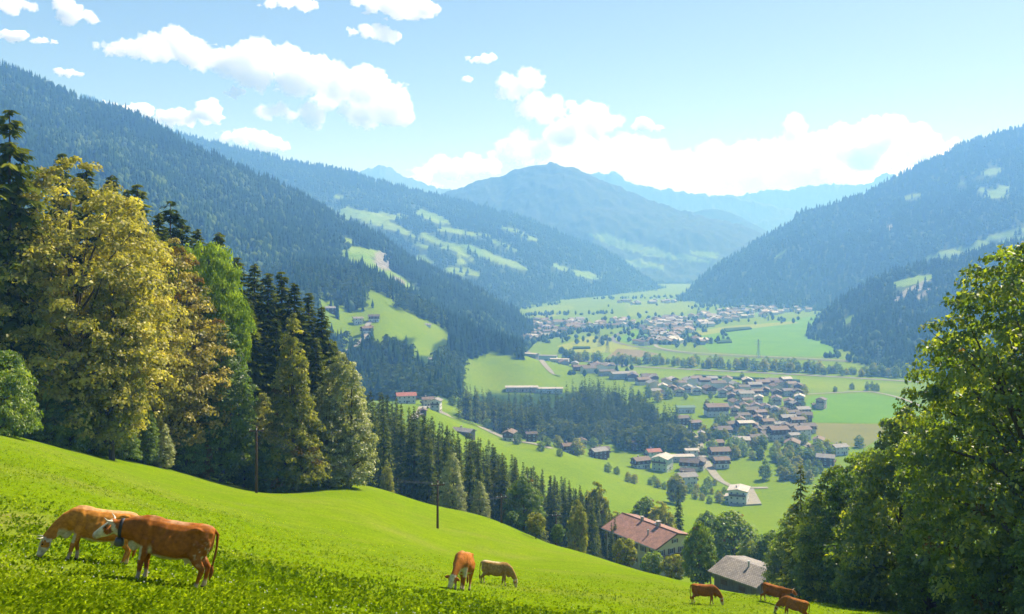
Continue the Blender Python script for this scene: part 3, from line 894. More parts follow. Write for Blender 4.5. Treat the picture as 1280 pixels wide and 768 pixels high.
def spruce(key, mat, H, Rx, seed, whorls=34, arms=7, sprays=9, spray=0.95, base=0.06, irregular=0.22, trunk_r=0.32, bark=None, pw=0.85):
    rng = np.random.default_rng(seed)
    V, tone = [], []
    tm = MB()
    tm.tube([(0, 0, -0.8), (0, 0, H * 0.3), (0, 0, H * 0.7), (0, 0, H * 0.985)], [trunk_r * 1.2, trunk_r * 0.85, trunk_r * 0.4, 0.03], 8)
    bare = rng.uniform(-0.5, 0.5)
    for w in range(whorls):
        t = (w + rng.uniform(-0.25, 0.25)) / whorls
        t = min(max(t, 0.0), 0.995)
        z = H * (base + (1 - base) * t)
        L0 = Rx * (1 - t) ** pw + 0.15
        na = arms if t < 0.8 else max(4, arms - 2)
        a0 = rng.uniform(0, 6.28)
        wt = rng.normal(0, 0.12)
        for k in range(na):
            a = a0 + 2 * math.pi * (k + rng.uniform(-0.3, 0.3)) / na
            L = L0 * (1 + rng.uniform(-irregular, irregular) * 1.3)
            if rng.uniform() < 0.06: L *= 0.5
            droop = (0.16 + 0.30 * (1 - t)) * L + 0.02
            rise = 0.12 * L
            d = np.array([math.cos(a), math.sin(a), 0]); s = np.array([-d[1], d[0], 0])
            zj = z + rng.uniform(-0.75, 0.75) * H * (1 - base) / whorls
            zj = min(zj, H * 0.985)
            def pt(q):
                return d * L * q + np.array([0, 0, zj + rise * math.sin(q * 2.2) - droop * q ** 1.5 + 0.10 * L * max(0, q - 0.75) * 2])
            ns = max(3, int(sprays * (0.45 + 0.55 * L / max(Rx, 0.1))))
            bt = rng.normal(0.42, 0.10) + wt
            for j in range(ns):
                q = 0.18 + 0.82 * (j + rng.uniform(0.2, 0.8)) / ns
                c = pt(q)
                side = 1 if j % 2 else -1
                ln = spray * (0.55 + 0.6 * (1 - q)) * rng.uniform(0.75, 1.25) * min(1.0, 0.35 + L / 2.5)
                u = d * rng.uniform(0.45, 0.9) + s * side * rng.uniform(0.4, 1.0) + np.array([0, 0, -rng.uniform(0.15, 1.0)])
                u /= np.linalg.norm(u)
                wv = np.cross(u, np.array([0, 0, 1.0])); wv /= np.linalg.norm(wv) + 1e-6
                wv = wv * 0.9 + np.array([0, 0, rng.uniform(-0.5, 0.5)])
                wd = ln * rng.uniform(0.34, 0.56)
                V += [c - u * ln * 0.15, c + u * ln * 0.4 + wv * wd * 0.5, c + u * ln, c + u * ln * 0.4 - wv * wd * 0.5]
                tone.append(bt + 0.25 * (q - 0.5) + rng.normal(0, 0.11))  # tone rises outward: inner shade and sunlit tips put into needle colour
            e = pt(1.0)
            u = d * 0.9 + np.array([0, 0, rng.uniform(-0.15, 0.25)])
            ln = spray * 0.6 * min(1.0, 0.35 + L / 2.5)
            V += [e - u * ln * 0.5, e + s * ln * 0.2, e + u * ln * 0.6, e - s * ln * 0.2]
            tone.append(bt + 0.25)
    V = np.array(V); m = len(V) // 4
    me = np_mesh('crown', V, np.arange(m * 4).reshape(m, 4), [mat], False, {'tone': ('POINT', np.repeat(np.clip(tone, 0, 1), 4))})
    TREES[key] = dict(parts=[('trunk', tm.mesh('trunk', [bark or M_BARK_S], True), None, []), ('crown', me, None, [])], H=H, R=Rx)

def plant(key, px, d, top_py=None, h=None, w=1.0, label=None, cat='tree', group=None, name=None, rz=None, sink=0.15, xy=None):
    T = TREES[key]
    if xy is None and px < 345 and 70 < d < 127 and top_py is not None:
        d += 9
    if xy is not None:
        x, y = xy
    else:
        x, y = X(px, d), d
    z = Z(x, y) - sink
    if h is None:
        h = -(top_py - HY) / FPX * y - z
    s = h / T['H']
    ww = s * w
    return spawn(name or 'tree', T['parts'], (x, y, z), random.uniform(0, 6.28) if rz is None else rz, (ww, ww, s), label, cat, group)

# --- prototypes
spruce('spruce_a', L_SPRUCE_W, 26, 4.6, 1, 56, 9, 14, 1.1, pw=1.0, irregular=0.18)
spruce('spruce_b', L_SPRUCE_W, 26, 4.4, 2, 56, 9, 13, 1.1, base=0.05, irregular=0.25, pw=0.95)
spruce('spruce_tall', L_SPRUCE, 28, 4.4, 3, 38, 7, 15, 1.35, base=0.20, irregular=0.45, pw=0.7)
spruce('spruce_m1', L_SPRUCE, 24, 3.9, 4, 36, 8, 8, 1.25, base=0.02, trunk_r=0.26, pw=1.0, irregular=0.15)
spruce('spruce_m2', L_SPRUCE, 24, 3.3, 5, 36, 8, 8, 1.2, base=0.02, trunk_r=0.26, pw=1.0, irregular=0.15)
spruce('spruce_m3', L_SPRUCE_W, 24, 3.6, 6, 36, 8, 8, 1.2, base=0.03, trunk_r=0.26, irregular=0.22, pw=0.95)
spruce('spruce_s1', L_SPRUCE, 22, 4.0, 7, 17, 6, 3, 1.9, base=0.02, trunk_r=0.3, pw=1.0, irregular=0.12)
spruce('spruce_s2', L_SPRUCE, 22, 3.4, 8, 17, 6, 3, 1.8, base=0.02, trunk_r=0.3, pw=1.0, irregular=0.12)
spruce('joined_spruce', L_SPRUCE, 22, 3.8, 9, 13, 5, 2, 2.3, base=0.02, trunk_r=0.3, pw=1.0, irregular=0.12)
leafy('gold_dome', L_GOLD, 22, 7.0, p_dome, 11, 0.5, nclump=560, per=84, leaf=0.3, clump=1.05, base=0.06)
leafy('bronze_dome', L_BRONZE, 20, 5.4, p_column, 12, 0.45, nclump=480, per=80, leaf=0.3, clump=0.95, base=0.05, rust=0.07)
leafy('olive_column', L_OLIVE, 18, 3.6, p_column, 13, 0.3, nclump=330, per=76, leaf=0.29, clump=0.85, base=0.05)
leafy('olive_cone', L_OLIVE, 20, 4.3, p_cone, 14, 0.4, nclump=430, per=76, leaf=0.29, clump=0.85, base=0.03, rust=0.03)
leafy('green_column', L_GREEN, 18, 4.0, p_column, 15, 0.35, nclump=400, per=76, leaf=0.29, clump=0.9, base=0.03)
leafy('lime_round', L_LIME, 16, 5.4, p_round, 16, 0.3, nclump=300, per=70, leaf=0.32, clump=0.95, base=0.52)
leafy('silver_column', L_SILVER, 15, 3.6, p_column, 17, 0.3, nclump=360, per=80, leaf=0.26, clump=0.8, base=0.02)
leafy('bush_green', L_GREEN, 8, 4.4, p_bush, 18, 0.2, nclump=280, per=76, leaf=0.27, clump=0.85, base=0.02)
leafy('bush_rust', L_RUST, 6, 2.6, p_bush, 19, 0.12, nclump=110, per=44, leaf=0.34, clump=0.7, base=0.02)
leafy('orchard', L_OLIVE, 8, 3.3, p_round, 20, 0.2, nclump=150, per=44, leaf=0.40, clump=0.75, base=0.22, rust=0.05)
leafy('orchard_b', L_GREEN, 8, 3.0, p_round, 21, 0.2, nclump=140, per=44, leaf=0.40, clump=0.75, base=0.20)
leafy('round_tree', L_GREEN, 13, 4.6, p_dome, 22, 0.35, nclump=300, per=46, leaf=0.42, clump=0.95, base=0.14, rust=0.04)
leafy('fruit_tree', L_OLIVE, 14, 4.6, p_dome, 23, 0.35, nclump=300, per=46, leaf=0.44, clump=0.95, base=0.10, rust=0.10)
leafy('joined_leafy', L_GREEN, 11, 4.4, p_dome, 27, 0.3, nlimb=2, nclump=30, per=9, leaf=1.7, clump=1.7, base=0.02)
leafy('joined_leafy_small', L_GREEN, 11, 4.4, p_dome, 28, 0.3, nlimb=2, nclump=9, per=5, leaf=3.0, clump=2.3, base=0.02)
leafy('far_leafy', L_GREEN, 11, 4.4, p_dome, 24, 0.3, nlimb=4, nclump=70, per=20, leaf=0.95, clump=1.6, base=0.05)
leafy('far_leafy_b', L_OLIVE, 11, 4.0, p_column, 25, 0.3, nlimb=4, nclump=70, per=20, leaf=0.95, clump=1.5, base=0.05)
leafy('far_leafy_c', L_GREEN, 13, 3.6, p_column, 26, 0.3, nlimb=4, nclump=70, per=20, leaf=0.95, clump=1.5, base=0.05)

# --- the wood on the left
back = []
g_back = 'dark spruces standing behind the golden trees'
for px, d, top, w, key, lab in [
    (12, 86, 132, 1.05, 'spruce_tall', 'tallest dark spruce with ragged branches, at the left edge of the wood'),
    (-30, 92, 150, 1.0, 'spruce_a', None),
    (44, 108, 225, 0.9, 'spruce_a', None),
    (78, 128, 187, 0.8, 'spruce_b', 'thin dark spruce top poking up just behind the big golden crown'),
    (108, 132, 203, 1.05, 'spruce_b', 'broad spruce with two neighbours close behind the golden crown'),
    (140, 130, 214, 1.0, 'spruce_a', None), (172, 130, 226, 1.0, 'spruce_b', None), (160, 138, 232, 1.0, 'spruce_a', None),
    (198, 136, 262, 0.9, 'spruce_a', None), (213, 140, 247, 0.75, 'spruce_tall', 'slender spruce with a bare pointed tip above the middle of the wood'),
    (228, 142, 270, 1.0, 'spruce_b', None), (246, 146, 282, 0.95, 'spruce_a', None), (274, 146, 286, 1.0, 'spruce_a', None), (262, 150, 300, 1.0, 'spruce_b', None),
    (296, 150, 318, 1.05, 'spruce_b', None), (318, 152, 326, 1.0, 'spruce_a', None), (335, 148, 338, 1.1, 'spruce_b', None), (352, 154, 336, 1.0, 'spruce_b', None),
    (368, 150, 350, 1.05, 'spruce_a', None), (386, 154, 363, 1.0, 'spruce_b', None), (402, 152, 380, 1.0, 'spruce_a', None), (418, 156, 424, 0.9, 'spruce_a', None),
    (60, 118, 270, 1.0, 'spruce_b', None), (20, 104, 240, 1.1, 'spruce_a', None), (-60, 88, 120, 1.0, 'spruce_b', None), (-100, 84, 160, 1.0, 'spruce_a', None),
    (150, 118, 300, 1.0, 'spruce_a', None), (250, 138, 340, 1.0, 'spruce_a', None), (310, 140, 372, 1.0, 'spruce_a', None), (345, 142, 395, 1.0, 'spruce_a', None), (395, 146, 420, 1.0, 'spruce_b', None), (432, 150, 446, 0.85, 'spruce_b', None)]:
    near = ('by the tallest spruce at the left edge' if px < 60 else 'above the largest golden crown' if px < 135 else 'above the second golden crown' if px < 190 else 'above the bronze tree' if px < 240 else
            'behind the bright lime-green crowns' if px < 285 else 'above the green column tree' if px < 325 else 'left of the olive-gold cone tree' if px < 350 else 'above the olive-gold cone tree' if px < 385 else 'above the silvery trees')
    back.append((px, near))
    k = sum(1 for a in back if a[1] == near) - 1
    rank = ['dark spruce of the back row', 'second dark spruce of the back row', 'third dark spruce of the back row', 'fourth dark spruce of the back row', 'fifth dark spruce of the back row', 'sixth dark spruce of the back row'][k]
    plant(key, px, d, top, w=w * (1.0 if px < 60 else 1.42), label=lab or f'{rank} {near}', cat='spruce tree', group=g_back, name='spruce_tree')
plant('gold_dome', 92, 92, 198, w=0.98, label='largest golden tree of the wood, its wide sunlit crown beside the tallest spruce', name='golden_tree')
plant('gold_dome', 162, 106, 278, w=0.78, label='golden tree between the largest golden crown and the bronze one', name='golden_tree')
plant('bronze_dome', 214, 112, 300, w=0.92, label='golden-bronze tree with rusty lower leaves beside the green column tree', name='bronze_tree')
plant('gold_dome', 40, 88, 300, w=0.72, label='shaded olive-golden tree under the tallest spruce at the left', name='golden_tree')
plant('olive_column', 140, 91, 322, w=0.80, label='narrow pale yellow-green tree standing in front of the golden crowns', name='column_tree')
plant('lime_round', 256, 130, 308, w=0.42, label='bright lime-green tree shining out between the dark spruces, upper of two', name='lime_tree')
plant('lime_round', 280, 128, 366, w=0.42, label='bright lime-green crown lower down, beside the green column tree', name='lime_tree')
plant('green_column', 277, 115, 402, w=0.92, label='dense fresh green column tree at the meadow edge, left of the wooden pole', name='column_tree')
plant('olive_cone', 366, 126, 394, w=0.86, label='tall olive-gold cone-shaped tree at the meadow edge, right of the wooden pole', name='cone_tree')
plant('silver_column', 410, 130, 496, w=0.98, label='silvery-leaved tree, shorter of the two at the right end of the wood', name='silver_tree')
plant('silver_column', 437, 133, 452, w=0.86, label='taller silvery-green tree at the right end of the wood', name='silver_tree')
plant('silver_column', 425, 140, 440, w=0.8, label='grey-green tree rising between the two silvery trees', name='silver_tree')
plant('bush_green', 4, 72, 442, w=0.72, label='rounded green bush tree at the left edge of the meadow', name='bush')
g_under = 'dark undergrowth bushes along the meadow edge'
under_lab = ['shaded bush right of the rounded bush tree at the left edge', 'second green bush under the largest golden crown', 'green bush under the middle of the largest golden crown', 'low bush at the foot of the pale yellow-green narrow tree',
             'upright dark shrub between the narrow tree and the bronze tree', 'silvery low shrub at the foot of the bronze tree', 'dark bush left of the green column tree', 'rusty low bush at the foot of the green column tree', 'upright dark shrub left of the tall wooden pole',
             'dark bush directly behind the tall wooden pole', 'dark bush at the foot of the olive-gold cone tree', 'low bush between the cone tree and the silvery trees', 'dark bush at the base of the tallest spruce', 'yellowish shrub in front of the second golden tree', 'slim olive shrub right of the tall wooden pole']
for i, (px, d, top, key, w) in enumerate([(60, 86, 500, 'bush_green', 0.7), (88, 88, 500, 'bush_green', 0.7), (115, 93, 505, 'bush_green', 0.75), (150, 98, 520, 'bush_green', 0.7), (185, 102, 505, 'green_column', 0.7), (205, 104, 530, 'silver_column', 0.9),
        (232, 110, 535, 'bush_green', 0.8), (250, 112, 545, 'bush_rust', 0.7), (305, 120, 520, 'green_column', 0.7), (325, 122, 540, 'bush_green', 0.8), (345, 126, 545, 'bush_green', 0.75), (392, 130, 565, 'bush_green', 0.7), (35, 84, 505, 'bush_green', 0.7), (165, 104, 470, 'olive_column', 0.8), (330, 132, 490, 'olive_column', 0.8)]):
    plant(key, px, d - 1, top, w=w, label=under_lab[i], cat='bush', group=g_under, name='undergrowth_bush')

# --- the big trees on the right
leafy('maple', L_MAPLE, 22, 8.6, p_wide, 31, 0.55, nlimb=26, nclump=720, per=66, leaf=0.31, clump=0.98, base=0.10, inner=0.25, ragged=0.5, rust=0.012)
leafy('right_a', L_GREEN, 14, 4.8, p_dome, 32, 0.35, nclump=420, per=76, leaf=0.27, clump=0.85, base=0.02)
leafy('right_b', L_MAPLE, 13, 4.4, p_column, 33, 0.35, nclump=380, per=76, leaf=0.27, clump=0.85, base=0.02)
plant('maple', 1302, 46, 300, w=0.84, label='great maple nearest the camera at the right edge, dark limbs showing through its leaves', name='maple_tree', rz=1.0)
plant('maple', 1420, 52, 262, w=0.9, label='maple crown cut off by the right edge, behind the great maple', name='maple_tree', rz=3.4)
plant('maple', 1196, 62, 470, w=0.66, label='lower yellow-green maple left of the great maple', name='maple_tree', rz=5.0)
plant('right_b', 1130, 70, 512, w=0.9, label='leafy tree with light tips between the lower maple and the dark trees', name='leafy_tree')
plant('right_a', 1082, 80, 565, w=0.95, label='dark rounded tree at the right meadow edge, beside the lower maple', name='leafy_tree')
plant('right_b', 1048, 84, 584, w=0.9, label='dark leafy tree second from the barn roof', name='leafy_tree')
plant('right_a', 1026, 88, 636, w=0.72, label='lowest dark leafy tree overhanging the barn roof', name='leafy_tree')
plant('spruce_m3', 1001, 104, 578, w=1.2, label='pointed conifer top rising among the leafy trees right of the barn', name='spruce_tree', cat='spruce tree')
plant('right_b', 996, 126, 632, w=0.8, label='loose pale-green tree just behind the barn', name='leafy_tree')
plant('right_a', 1100, 92, 560, w=0.9, label='dark tree hidden behind the rounded dark tree on the right', name='leafy_tree')
plant('right_a', 1160, 58, 650, w=1.0, label='low dark tree in the shade beneath the lower maple', name='leafy_tree')
plant('bush_green', 1090, 70, 690, w=0.9, label='dark bush at the meadow edge right of the lying cow', name='bush')
plant('bush_green', 1250, 44, 690, w=0.9, label='shaded bush at the foot of the great maple', name='bush')
plant('right_a', 1340, 40, 600, w=1.0, label='dark tree past the right edge under the great maple', name='leafy_tree')

# --- spruce row below the meadow crest
rng = np.random.default_rng(77)
g_row = 'spruces in the dense row below the meadow crest'
row = []
for i in range(186):
    u = rng.uniform(0, 1) if i % 3 else rng.uniform(0.35, 1)
    px = 452 + u * 318
    d = rng.uniform(205, 330) if px < 600 else rng.uniform(235, 345)
    top = np.interp(px, [450, 480, 520, 560, 600, 640, 680, 720, 760, 775], [480, 482, 502, 524, 540, 564, 582, 600, 626, 642]) + abs(rng.normal(0, 9)) + (345 - d) * 0.08
    row.append((px, d, top))
for px, d, top in sorted(row, key=lambda r: r[1]):
    plant(['spruce_m1', 'spruce_m2', 'spruce_m3', 'spruce_m1'][rng.integers(4)], px, d, top, w=rng.uniform(0.85, 1.1), label='dark spruce in the dense row on the slope below the meadow crest', cat='spruce tree', group=g_row, name='spruce_tree')
for px, d, top, w, key, lab in [
    (566, 182, 566, 0.8, 'silver_column', 'pale green tree in front of the dark spruce row, behind the first wire pole'),
    (600, 182, 602, 0.8, 'silver_column', 'small silvery sapling in front of the spruce row'),
    (484, 180, 575, 0.8, 'olive_column', 'slim olive tree at the left end of the spruce row'),
    (655, 182, 596, 0.9, 'round_tree', 'round green tree with a rusty top at the crest, beside the second wire pole'),
    (670, 143, 642, 0.85, 'orchard', 'small yellow-green orchard tree at the crest under the round tree'),
    (697, 148, 656, 0.75, 'orchard_b', 'small orchard tree by the third wire pole'),
    (722, 186, 626, 0.50, 'fruit_tree', 'tall orchard tree with browning leaves in front of the farmhouse'),
    (746, 268, 604, 0.55, 'fruit_tree', 'rust-topped tree behind the tall orchard tree'),
    (640, 164, 640, 0.8, 'orchard_b', 'low green tree at the crest, left of the orchard tree'),
    (781, 172, 674, 0.72, 'orchard', 'small golden tree on a thin trunk in front of the farmhouse wall'),
    (816, 170, 692, 1.05, 'orchard_b', 'rounded low tree before the gable of the farmhouse'),
    (843, 166, 695, 0.95, 'orchard', 'rounded yellowing tree between the farmhouse and the dark round-headed tree'),
    (875, 152, 653, 0.72, 'round_tree', 'dense round-headed tree on a bare trunk left of the barn'),
    (915, 215, 640, 1.15, 'round_tree', 'open-crowned tree standing behind the barn roof'),
    (848, 290, 606, 0.8, 'spruce_m1', 'dark pointed tree behind the farmhouse chimney'),
    (826, 285, 628, 0.8, 'fruit_tree', 'rusty round tree right behind the farmhouse ridge'),
    (808, 300, 622, 0.9, 'round_tree', 'bluish green tree behind the farmhouse ridge'),
    (884, 280, 640, 0.8, 'round_tree', 'green tree behind the gable end of the farmhouse'),
    (790, 310, 640, 0.7, 'spruce_m2', 'small spruce behind the left end of the farmhouse roof'),
    (770, 300, 640, 0.8, 'fruit_tree', 'brown-green tree at the right end of the spruce row'),
    (936, 190, 672, 0.8, 'right_b', 'pale bushy tree close behind the barn ridge'),
    (966, 190, 664, 0.9, 'round_tree', 'green tree between the barn and the dark trees on the right')]:
    plant(key, px, d, top, w=w, label=lab, name='spruce_tree' if key.startswith('spruce') else 'orchard_tree' if key.startswith('orch') else 'tree', cat='spruce tree' if key.startswith('spruce') else 'tree')
# ------------------------------------------------------------------ far woods: thousands of small conifers, one object each wood
def tier_tree(tiers, sides, R0, Ht, seed):
    rng = np.random.default_rng(seed)
    V, F = [], []
    for t in range(tiers):
        z0 = Ht * (0.02 + 0.86 * t / tiers * 0.95); z1 = Ht * min(1.0, (t + 1.35) / tiers)
        r = R0 * (1 - t / tiers * 0.82)
        b = len(V)
        a0 = rng.uniform(0, 6)
        for k in range(sides):
            a = a0 + 2 * math.pi * k / sides
            rr = r * rng.uniform(0.75, 1.2)
            V.append((math.cos(a) * rr, math.sin(a) * rr, z0 + rng.uniform(-0.04, 0.04) * Ht))
        V.append((0, 0, z1))
        F += [(b + k, b + (k + 1) % sides, b + sides) for k in range(sides)]
    return np.array(V), np.array(F)

def blob_tree(R0, Ht, seed, n=7):
    rng = np.random.default_rng(seed)
    V, F = [], []
    prof = [(0.05, 0.45), (0.38, 1.0), (0.75, 0.72)]
    for z, r in prof:
        for k in range(n):
            a = 2 * math.pi * (k + rng.uniform(-0.2, 0.2)) / n
            V.append((math.cos(a) * R0 * r * rng.uniform(0.8, 1.2), math.sin(a) * R0 * r * rng.uniform(0.8, 1.2), Ht * (z + rng.uniform(-0.05, 0.05))))
    V.append((0, 0, Ht))
    for j in range(2):
        for k in range(n):
            k2 = (k + 1) % n
            F += [(j * n + k, j * n + k2, (j + 1) * n + k2), (j * n + k, (j + 1) * n + k2, (j + 1) * n + k)]
    F += [(2 * n + k, 2 * n + (k + 1) % n, 3 * n) for k in range(n)]
    return np.array(V), np.array(F)

def scatter_mesh(name, pos, heights, widths, tones, protos, which, mat, rng):
    Vs, Fs, Ts, b = [], [], [], 0
    for k, (pv, pf) in enumerate(protos):
        sel = np.nonzero(which == k)[0]
        if not len(sel): continue
        a = rng.uniform(0, 6.28, len(sel)); ca, sa = np.cos(a), np.sin(a)
        x = (pv[None, :, 0] * ca[:, None] - pv[None, :, 1] * sa[:, None]) * widths[sel, None]
        y = (pv[None, :, 0] * sa[:, None] + pv[None, :, 1] * ca[:, None]) * widths[sel, None]
        z = pv[None, :, 2] * heights[sel, None]
        V = np.stack([x, y, z], -1) + pos[sel][:, None, :]
        nv = len(pv)
        F = pf[None] + (np.arange(len(sel)) * nv)[:, None, None] + b
        Vs.append(V.reshape(-1, 3)); Fs.append(F.reshape(-1, 3))
        Ts.append((tones[sel][:, None] + rng.normal(0, 0.035, (len(sel), nv))).reshape(-1))
        b += len(sel) * nv
    V = np.concatenate(Vs); F = np.concatenate(Fs); T = np.clip(np.concatenate(Ts), 0, 1)
    o = link(name, np_mesh(name, V, F, [mat], False, {'tone': ('POINT', T)}))
    tag(o, kind='stuff')
    return o

T3 = tier_tree(3, 5, 1.0, 1.0, 1)
T4 = tier_tree(4, 6, 1.0, 1.0, 4)
T2 = tier_tree(2, 5, 1.0, 1.0, 2)
TB = blob_tree(1.0, 1.0, 3, 5)

def joined_proto(key):
    me = TREES[key]['parts'][1][1]
    n = len(me.vertices)
    v = np.empty(n * 3, np.float32); me.vertices.foreach_get('co', v); v = v.reshape(-1, 3).astype(float)
    v[:, 2] /= TREES[key]['H']; v[:, :2] /= TREES[key]['R']
    q = np.arange(n).reshape(-1, 4)
    return v, np.concatenate([q[:, [0, 1, 2]], q[:, [0, 2, 3]]])

def forest_on(M, n, hmean, wmean, seed, protos=(T3, TB), leafy_share=0.12, tone_mean=0.35, patch=160.0, thin=0.0, vmin=0.0):
    rng = np.random.default_rng(seed)
    p = M['p']; nv, nu = M['nv'], M['nu']
    A = p[:nv - 1, :-1]; B = p[:nv - 1, 1:]; C = p[1:nv, :-1]
    area = np.linalg.norm(np.cross(B - A, C - A), axis=-1)
    dens = area * (1 - np.clip(M['m'][:nv - 1, :-1] * 1.15, 0, 1)) * (1 - np.clip(M['r'][:nv - 1, :-1] * 0.9, 0, 1))
    dens[: int(vmin * nv)] = 0
    w = (dens / dens.sum()).ravel()
    cell = rng.choice(len(w), n, p=w)
    r, c = cell // (nu - 1), cell % (nu - 1)
    tx, ty = rng.uniform(size=(2, n))
    tx, ty = tx[:, None], ty[:, None]
    pos = p[r, c] * (1 - tx) * (1 - ty) + p[r, c + 1] * tx * (1 - ty) + p[r + 1, c] * (1 - tx) * ty + p[r + 1, c + 1] * tx * ty
    pn = fbm(pos / patch, 3, seed)
    keep = rng.uniform(size=n) > thin * sstep(-0.1, 0.5, fbm(pos / (patch * 0.7), 3, seed + 9))
    pos, pn = pos[keep], pn[keep]
    bad = np.zeros(len(pos), bool)
    for f in (0.35, 0.8):
        tp = pos + np.array([0, 0, hmean * f]); qx = 640 + FPX * tp[:, 0] / tp[:, 1]; qy = HY - FPX * tp[:, 2] / tp[:, 1]
        for (cx, cy, rx, ry, ang) in M['meadow']:
            ca, sa = math.cos(R(ang)), math.sin(R(ang))
            bad |= np.hypot(((qx - cx) * ca + (qy - cy) * sa) / (rx * 1.05), (-(qx - cx) * sa + (qy - cy) * ca) / (ry * 1.25)) < 0.85
    bad &= rng.uniform(size=len(pos)) < 0.93
    pos, pn = pos[~bad], pn[~bad]; n = len(pos)
    leafy_p = np.clip(leafy_share * (1 + 3.2 * pn), 0, 1)
    which = (rng.uniform(size=n) < leafy_p).astype(int)
    h = hmean * rng.uniform(0.65, 1.25, n) * np.where(which == 1, 0.65, 1)
    wd = wmean * rng.uniform(0.75, 1.25, n) * np.where(which == 1, 1.35, 1)
    tone = tone_mean + 0.34 * pn + rng.normal(0, 0.055, n) + np.where(which == 1, 0.42, 0)
    pos[:, 2] -= h * 0.08
    return scatter_mesh('forest', pos, h, wd, tone, protos, which, L_FOREST, rng)

forest_on(LM1, 26000, 20, 4.5, 101, leafy_share=0.16, thin=0.25)
forest_on(LM2, 20000, 19, 5.2, 102, protos=(T2, TB), leafy_share=0.05)
forest_on(RM, 20000, 19, 5.6, 103, protos=(T2, TB), leafy_share=0.04)
forest_on(SPUR, 8500, 17, 4.2, 104, protos=(T3, TB), leafy_share=0.08, thin=0.25)

# woods on the lower left slopes, with the meadow clearings left open
SLOPE_ROAD = [(431, 446), (437, 438), (450, 430), (458, 420), (459, 408), (466, 398)]
def slope_wood(n, seed):
    rng = np.random.default_rng(seed)
    px = rng.uniform(330, 690, n * 4); d = np.exp(rng.uniform(math.log(560), math.log(1420), n * 4))
    x = X(px, d); z = look(x, d); py = HY - FPX * z / d
    ok = (py > 330) & (py < 500)
    for c in CLEAR:
        for k in (-2, 4, 9, 14, 19):
            ok &= ~in_poly(px, py - k * 1000 / d, c)
    # knoll and the second meadow stay open
    ok &= ~((px > 500) & (d < 720) & (py > 492)) & ~((px > 575) & (d < 1000))
    ok &= ~((px > 655) & (d > 900))
    for (ax, ay), (bx, by) in zip(SLOPE_ROAD[:-1], SLOPE_ROAD[1:]):
        t = np.clip(((px - ax) * (bx - ax) + (py - ay) * (by - ay)) / ((bx - ax) ** 2 + (by - ay) ** 2), 0, 1)
        ok &= np.hypot(px - ax - t * (bx - ax), (py - ay - t * (by - ay)) * 0.7) > 4.0
    k = np.nonzero(ok)[0][:n]
    px, d, x, z, py = px[k], d[k], x[k], z[k], py[k]
    m = len(k)
    pos = np.stack([x, d, z], 1)
    pn = fbm(pos / 90.0, 3, seed)
    dark = in_poly(px, py, [(535, 432), (560, 402), (600, 405), (650, 432), (655, 446), (620, 446), (575, 452), (545, 446)])
    which = ((rng.uniform(size=m) < 0.42 + 0.8 * pn + 0.25 * (py > 415)) & ~dark).astype(int)
    h = np.where(which == 1, 12, 20) * rng.uniform(0.7, 1.25, m)
    wd = np.where(which == 1, 4.6, 3.4) * rng.uniform(0.8, 1.25, m)
    tone = 0.33 + 0.25 * pn + rng.normal(0, 0.1, m) + np.where(which == 1, 0.42, 0) - 0.1 * dark
    pos[:, 2] -= 0.8
    scatter_mesh('forest', pos, h, wd, tone, (T4, joined_proto('joined_leafy_small')), which, L_FOREST, rng)
slope_wood(3700, 111)

# the wood in the valley: nearest spruces one by one, the rest joined
VW = [(556, 522), (600, 519), (640, 520), (702, 515), (722, 501), (750, 500), (790, 512), (818, 530), (866, 556), (868, 567), (800, 566), (745, 556), (690, 553), (640, 550), (600, 530)]
rng = np.random.default_rng(121)
cand = []
while len(cand) < 620:
    px, d = rng.uniform(550, 875), rng.uniform(690, 1020)
    x = X(px, d); z = Z(x, d); py = HY - FPX * z / d
    if in_poly(np.array([px]), np.array([py]), VW)[0]: cand.append((px, d))
cand.sort(key=lambda c: c[1])
near_c = [c for c in cand if c[0] < 690][:75]
rest_c = [c for c in cand if c not in near_c]
for i, (px, d) in enumerate(near_c):
    leaf = rng.uniform() < 0.25 and px > 650
    plant(['spruce_s1', 'spruce_s2'][i % 2], px, d, h=rng.uniform(19, 27), w=rng.uniform(0.85, 1.15), label='small dark spruce at the near edge of the wood in the valley, beside the fields', cat='spruce tree', group='spruces along the near edge of the valley wood', name='spruce_tree')
pos = np.array([(X(px, d), d, Z(X(px, d), d)) for px, d in rest_c])
m = len(pos)
rp = np.array(rest_c)
which = (rng.uniform(size=m) < np.where((rp[:, 0] > 680) & (rp[:, 1] < np.interp(rp[:, 0], [680, 760, 870], [800, 790, 760])), 0.8, 0.14)).astype(int)
which = np.where(which == 1, 2, rng.integers(0, 2, m))
scatter_mesh('forest', pos, np.where(which == 2, 13, 23) * rng.uniform(0.65, 1.2, m), np.where(which == 2, 5, 3.7) * rng.uniform(0.8, 1.25, m), 0.42 + rng.normal(0, 0.12, m) + (which == 2) * 0.3, (joined_proto('joined_spruce'), joined_proto('joined_spruce'), joined_proto('joined_leafy')), which, L_SPRUCE, rng)

# ------------------------------------------------------------------ fields, roads, railway
def draped(name, poly_px, mat, dz=0.12, n=None):
    pts = [on_floor(*p) for p in poly_px]
    vs = [(x, y, FLOOR + dz) for x, y in pts]
    o = link(name, np_mesh(name, np.array(vs), [list(range(len(vs)))[::1]], [mat]))
    me = o.data
    if me.polygons[0].normal.z < 0:
        me.flip_normals()
    tag(o, kind='structure')
    return o

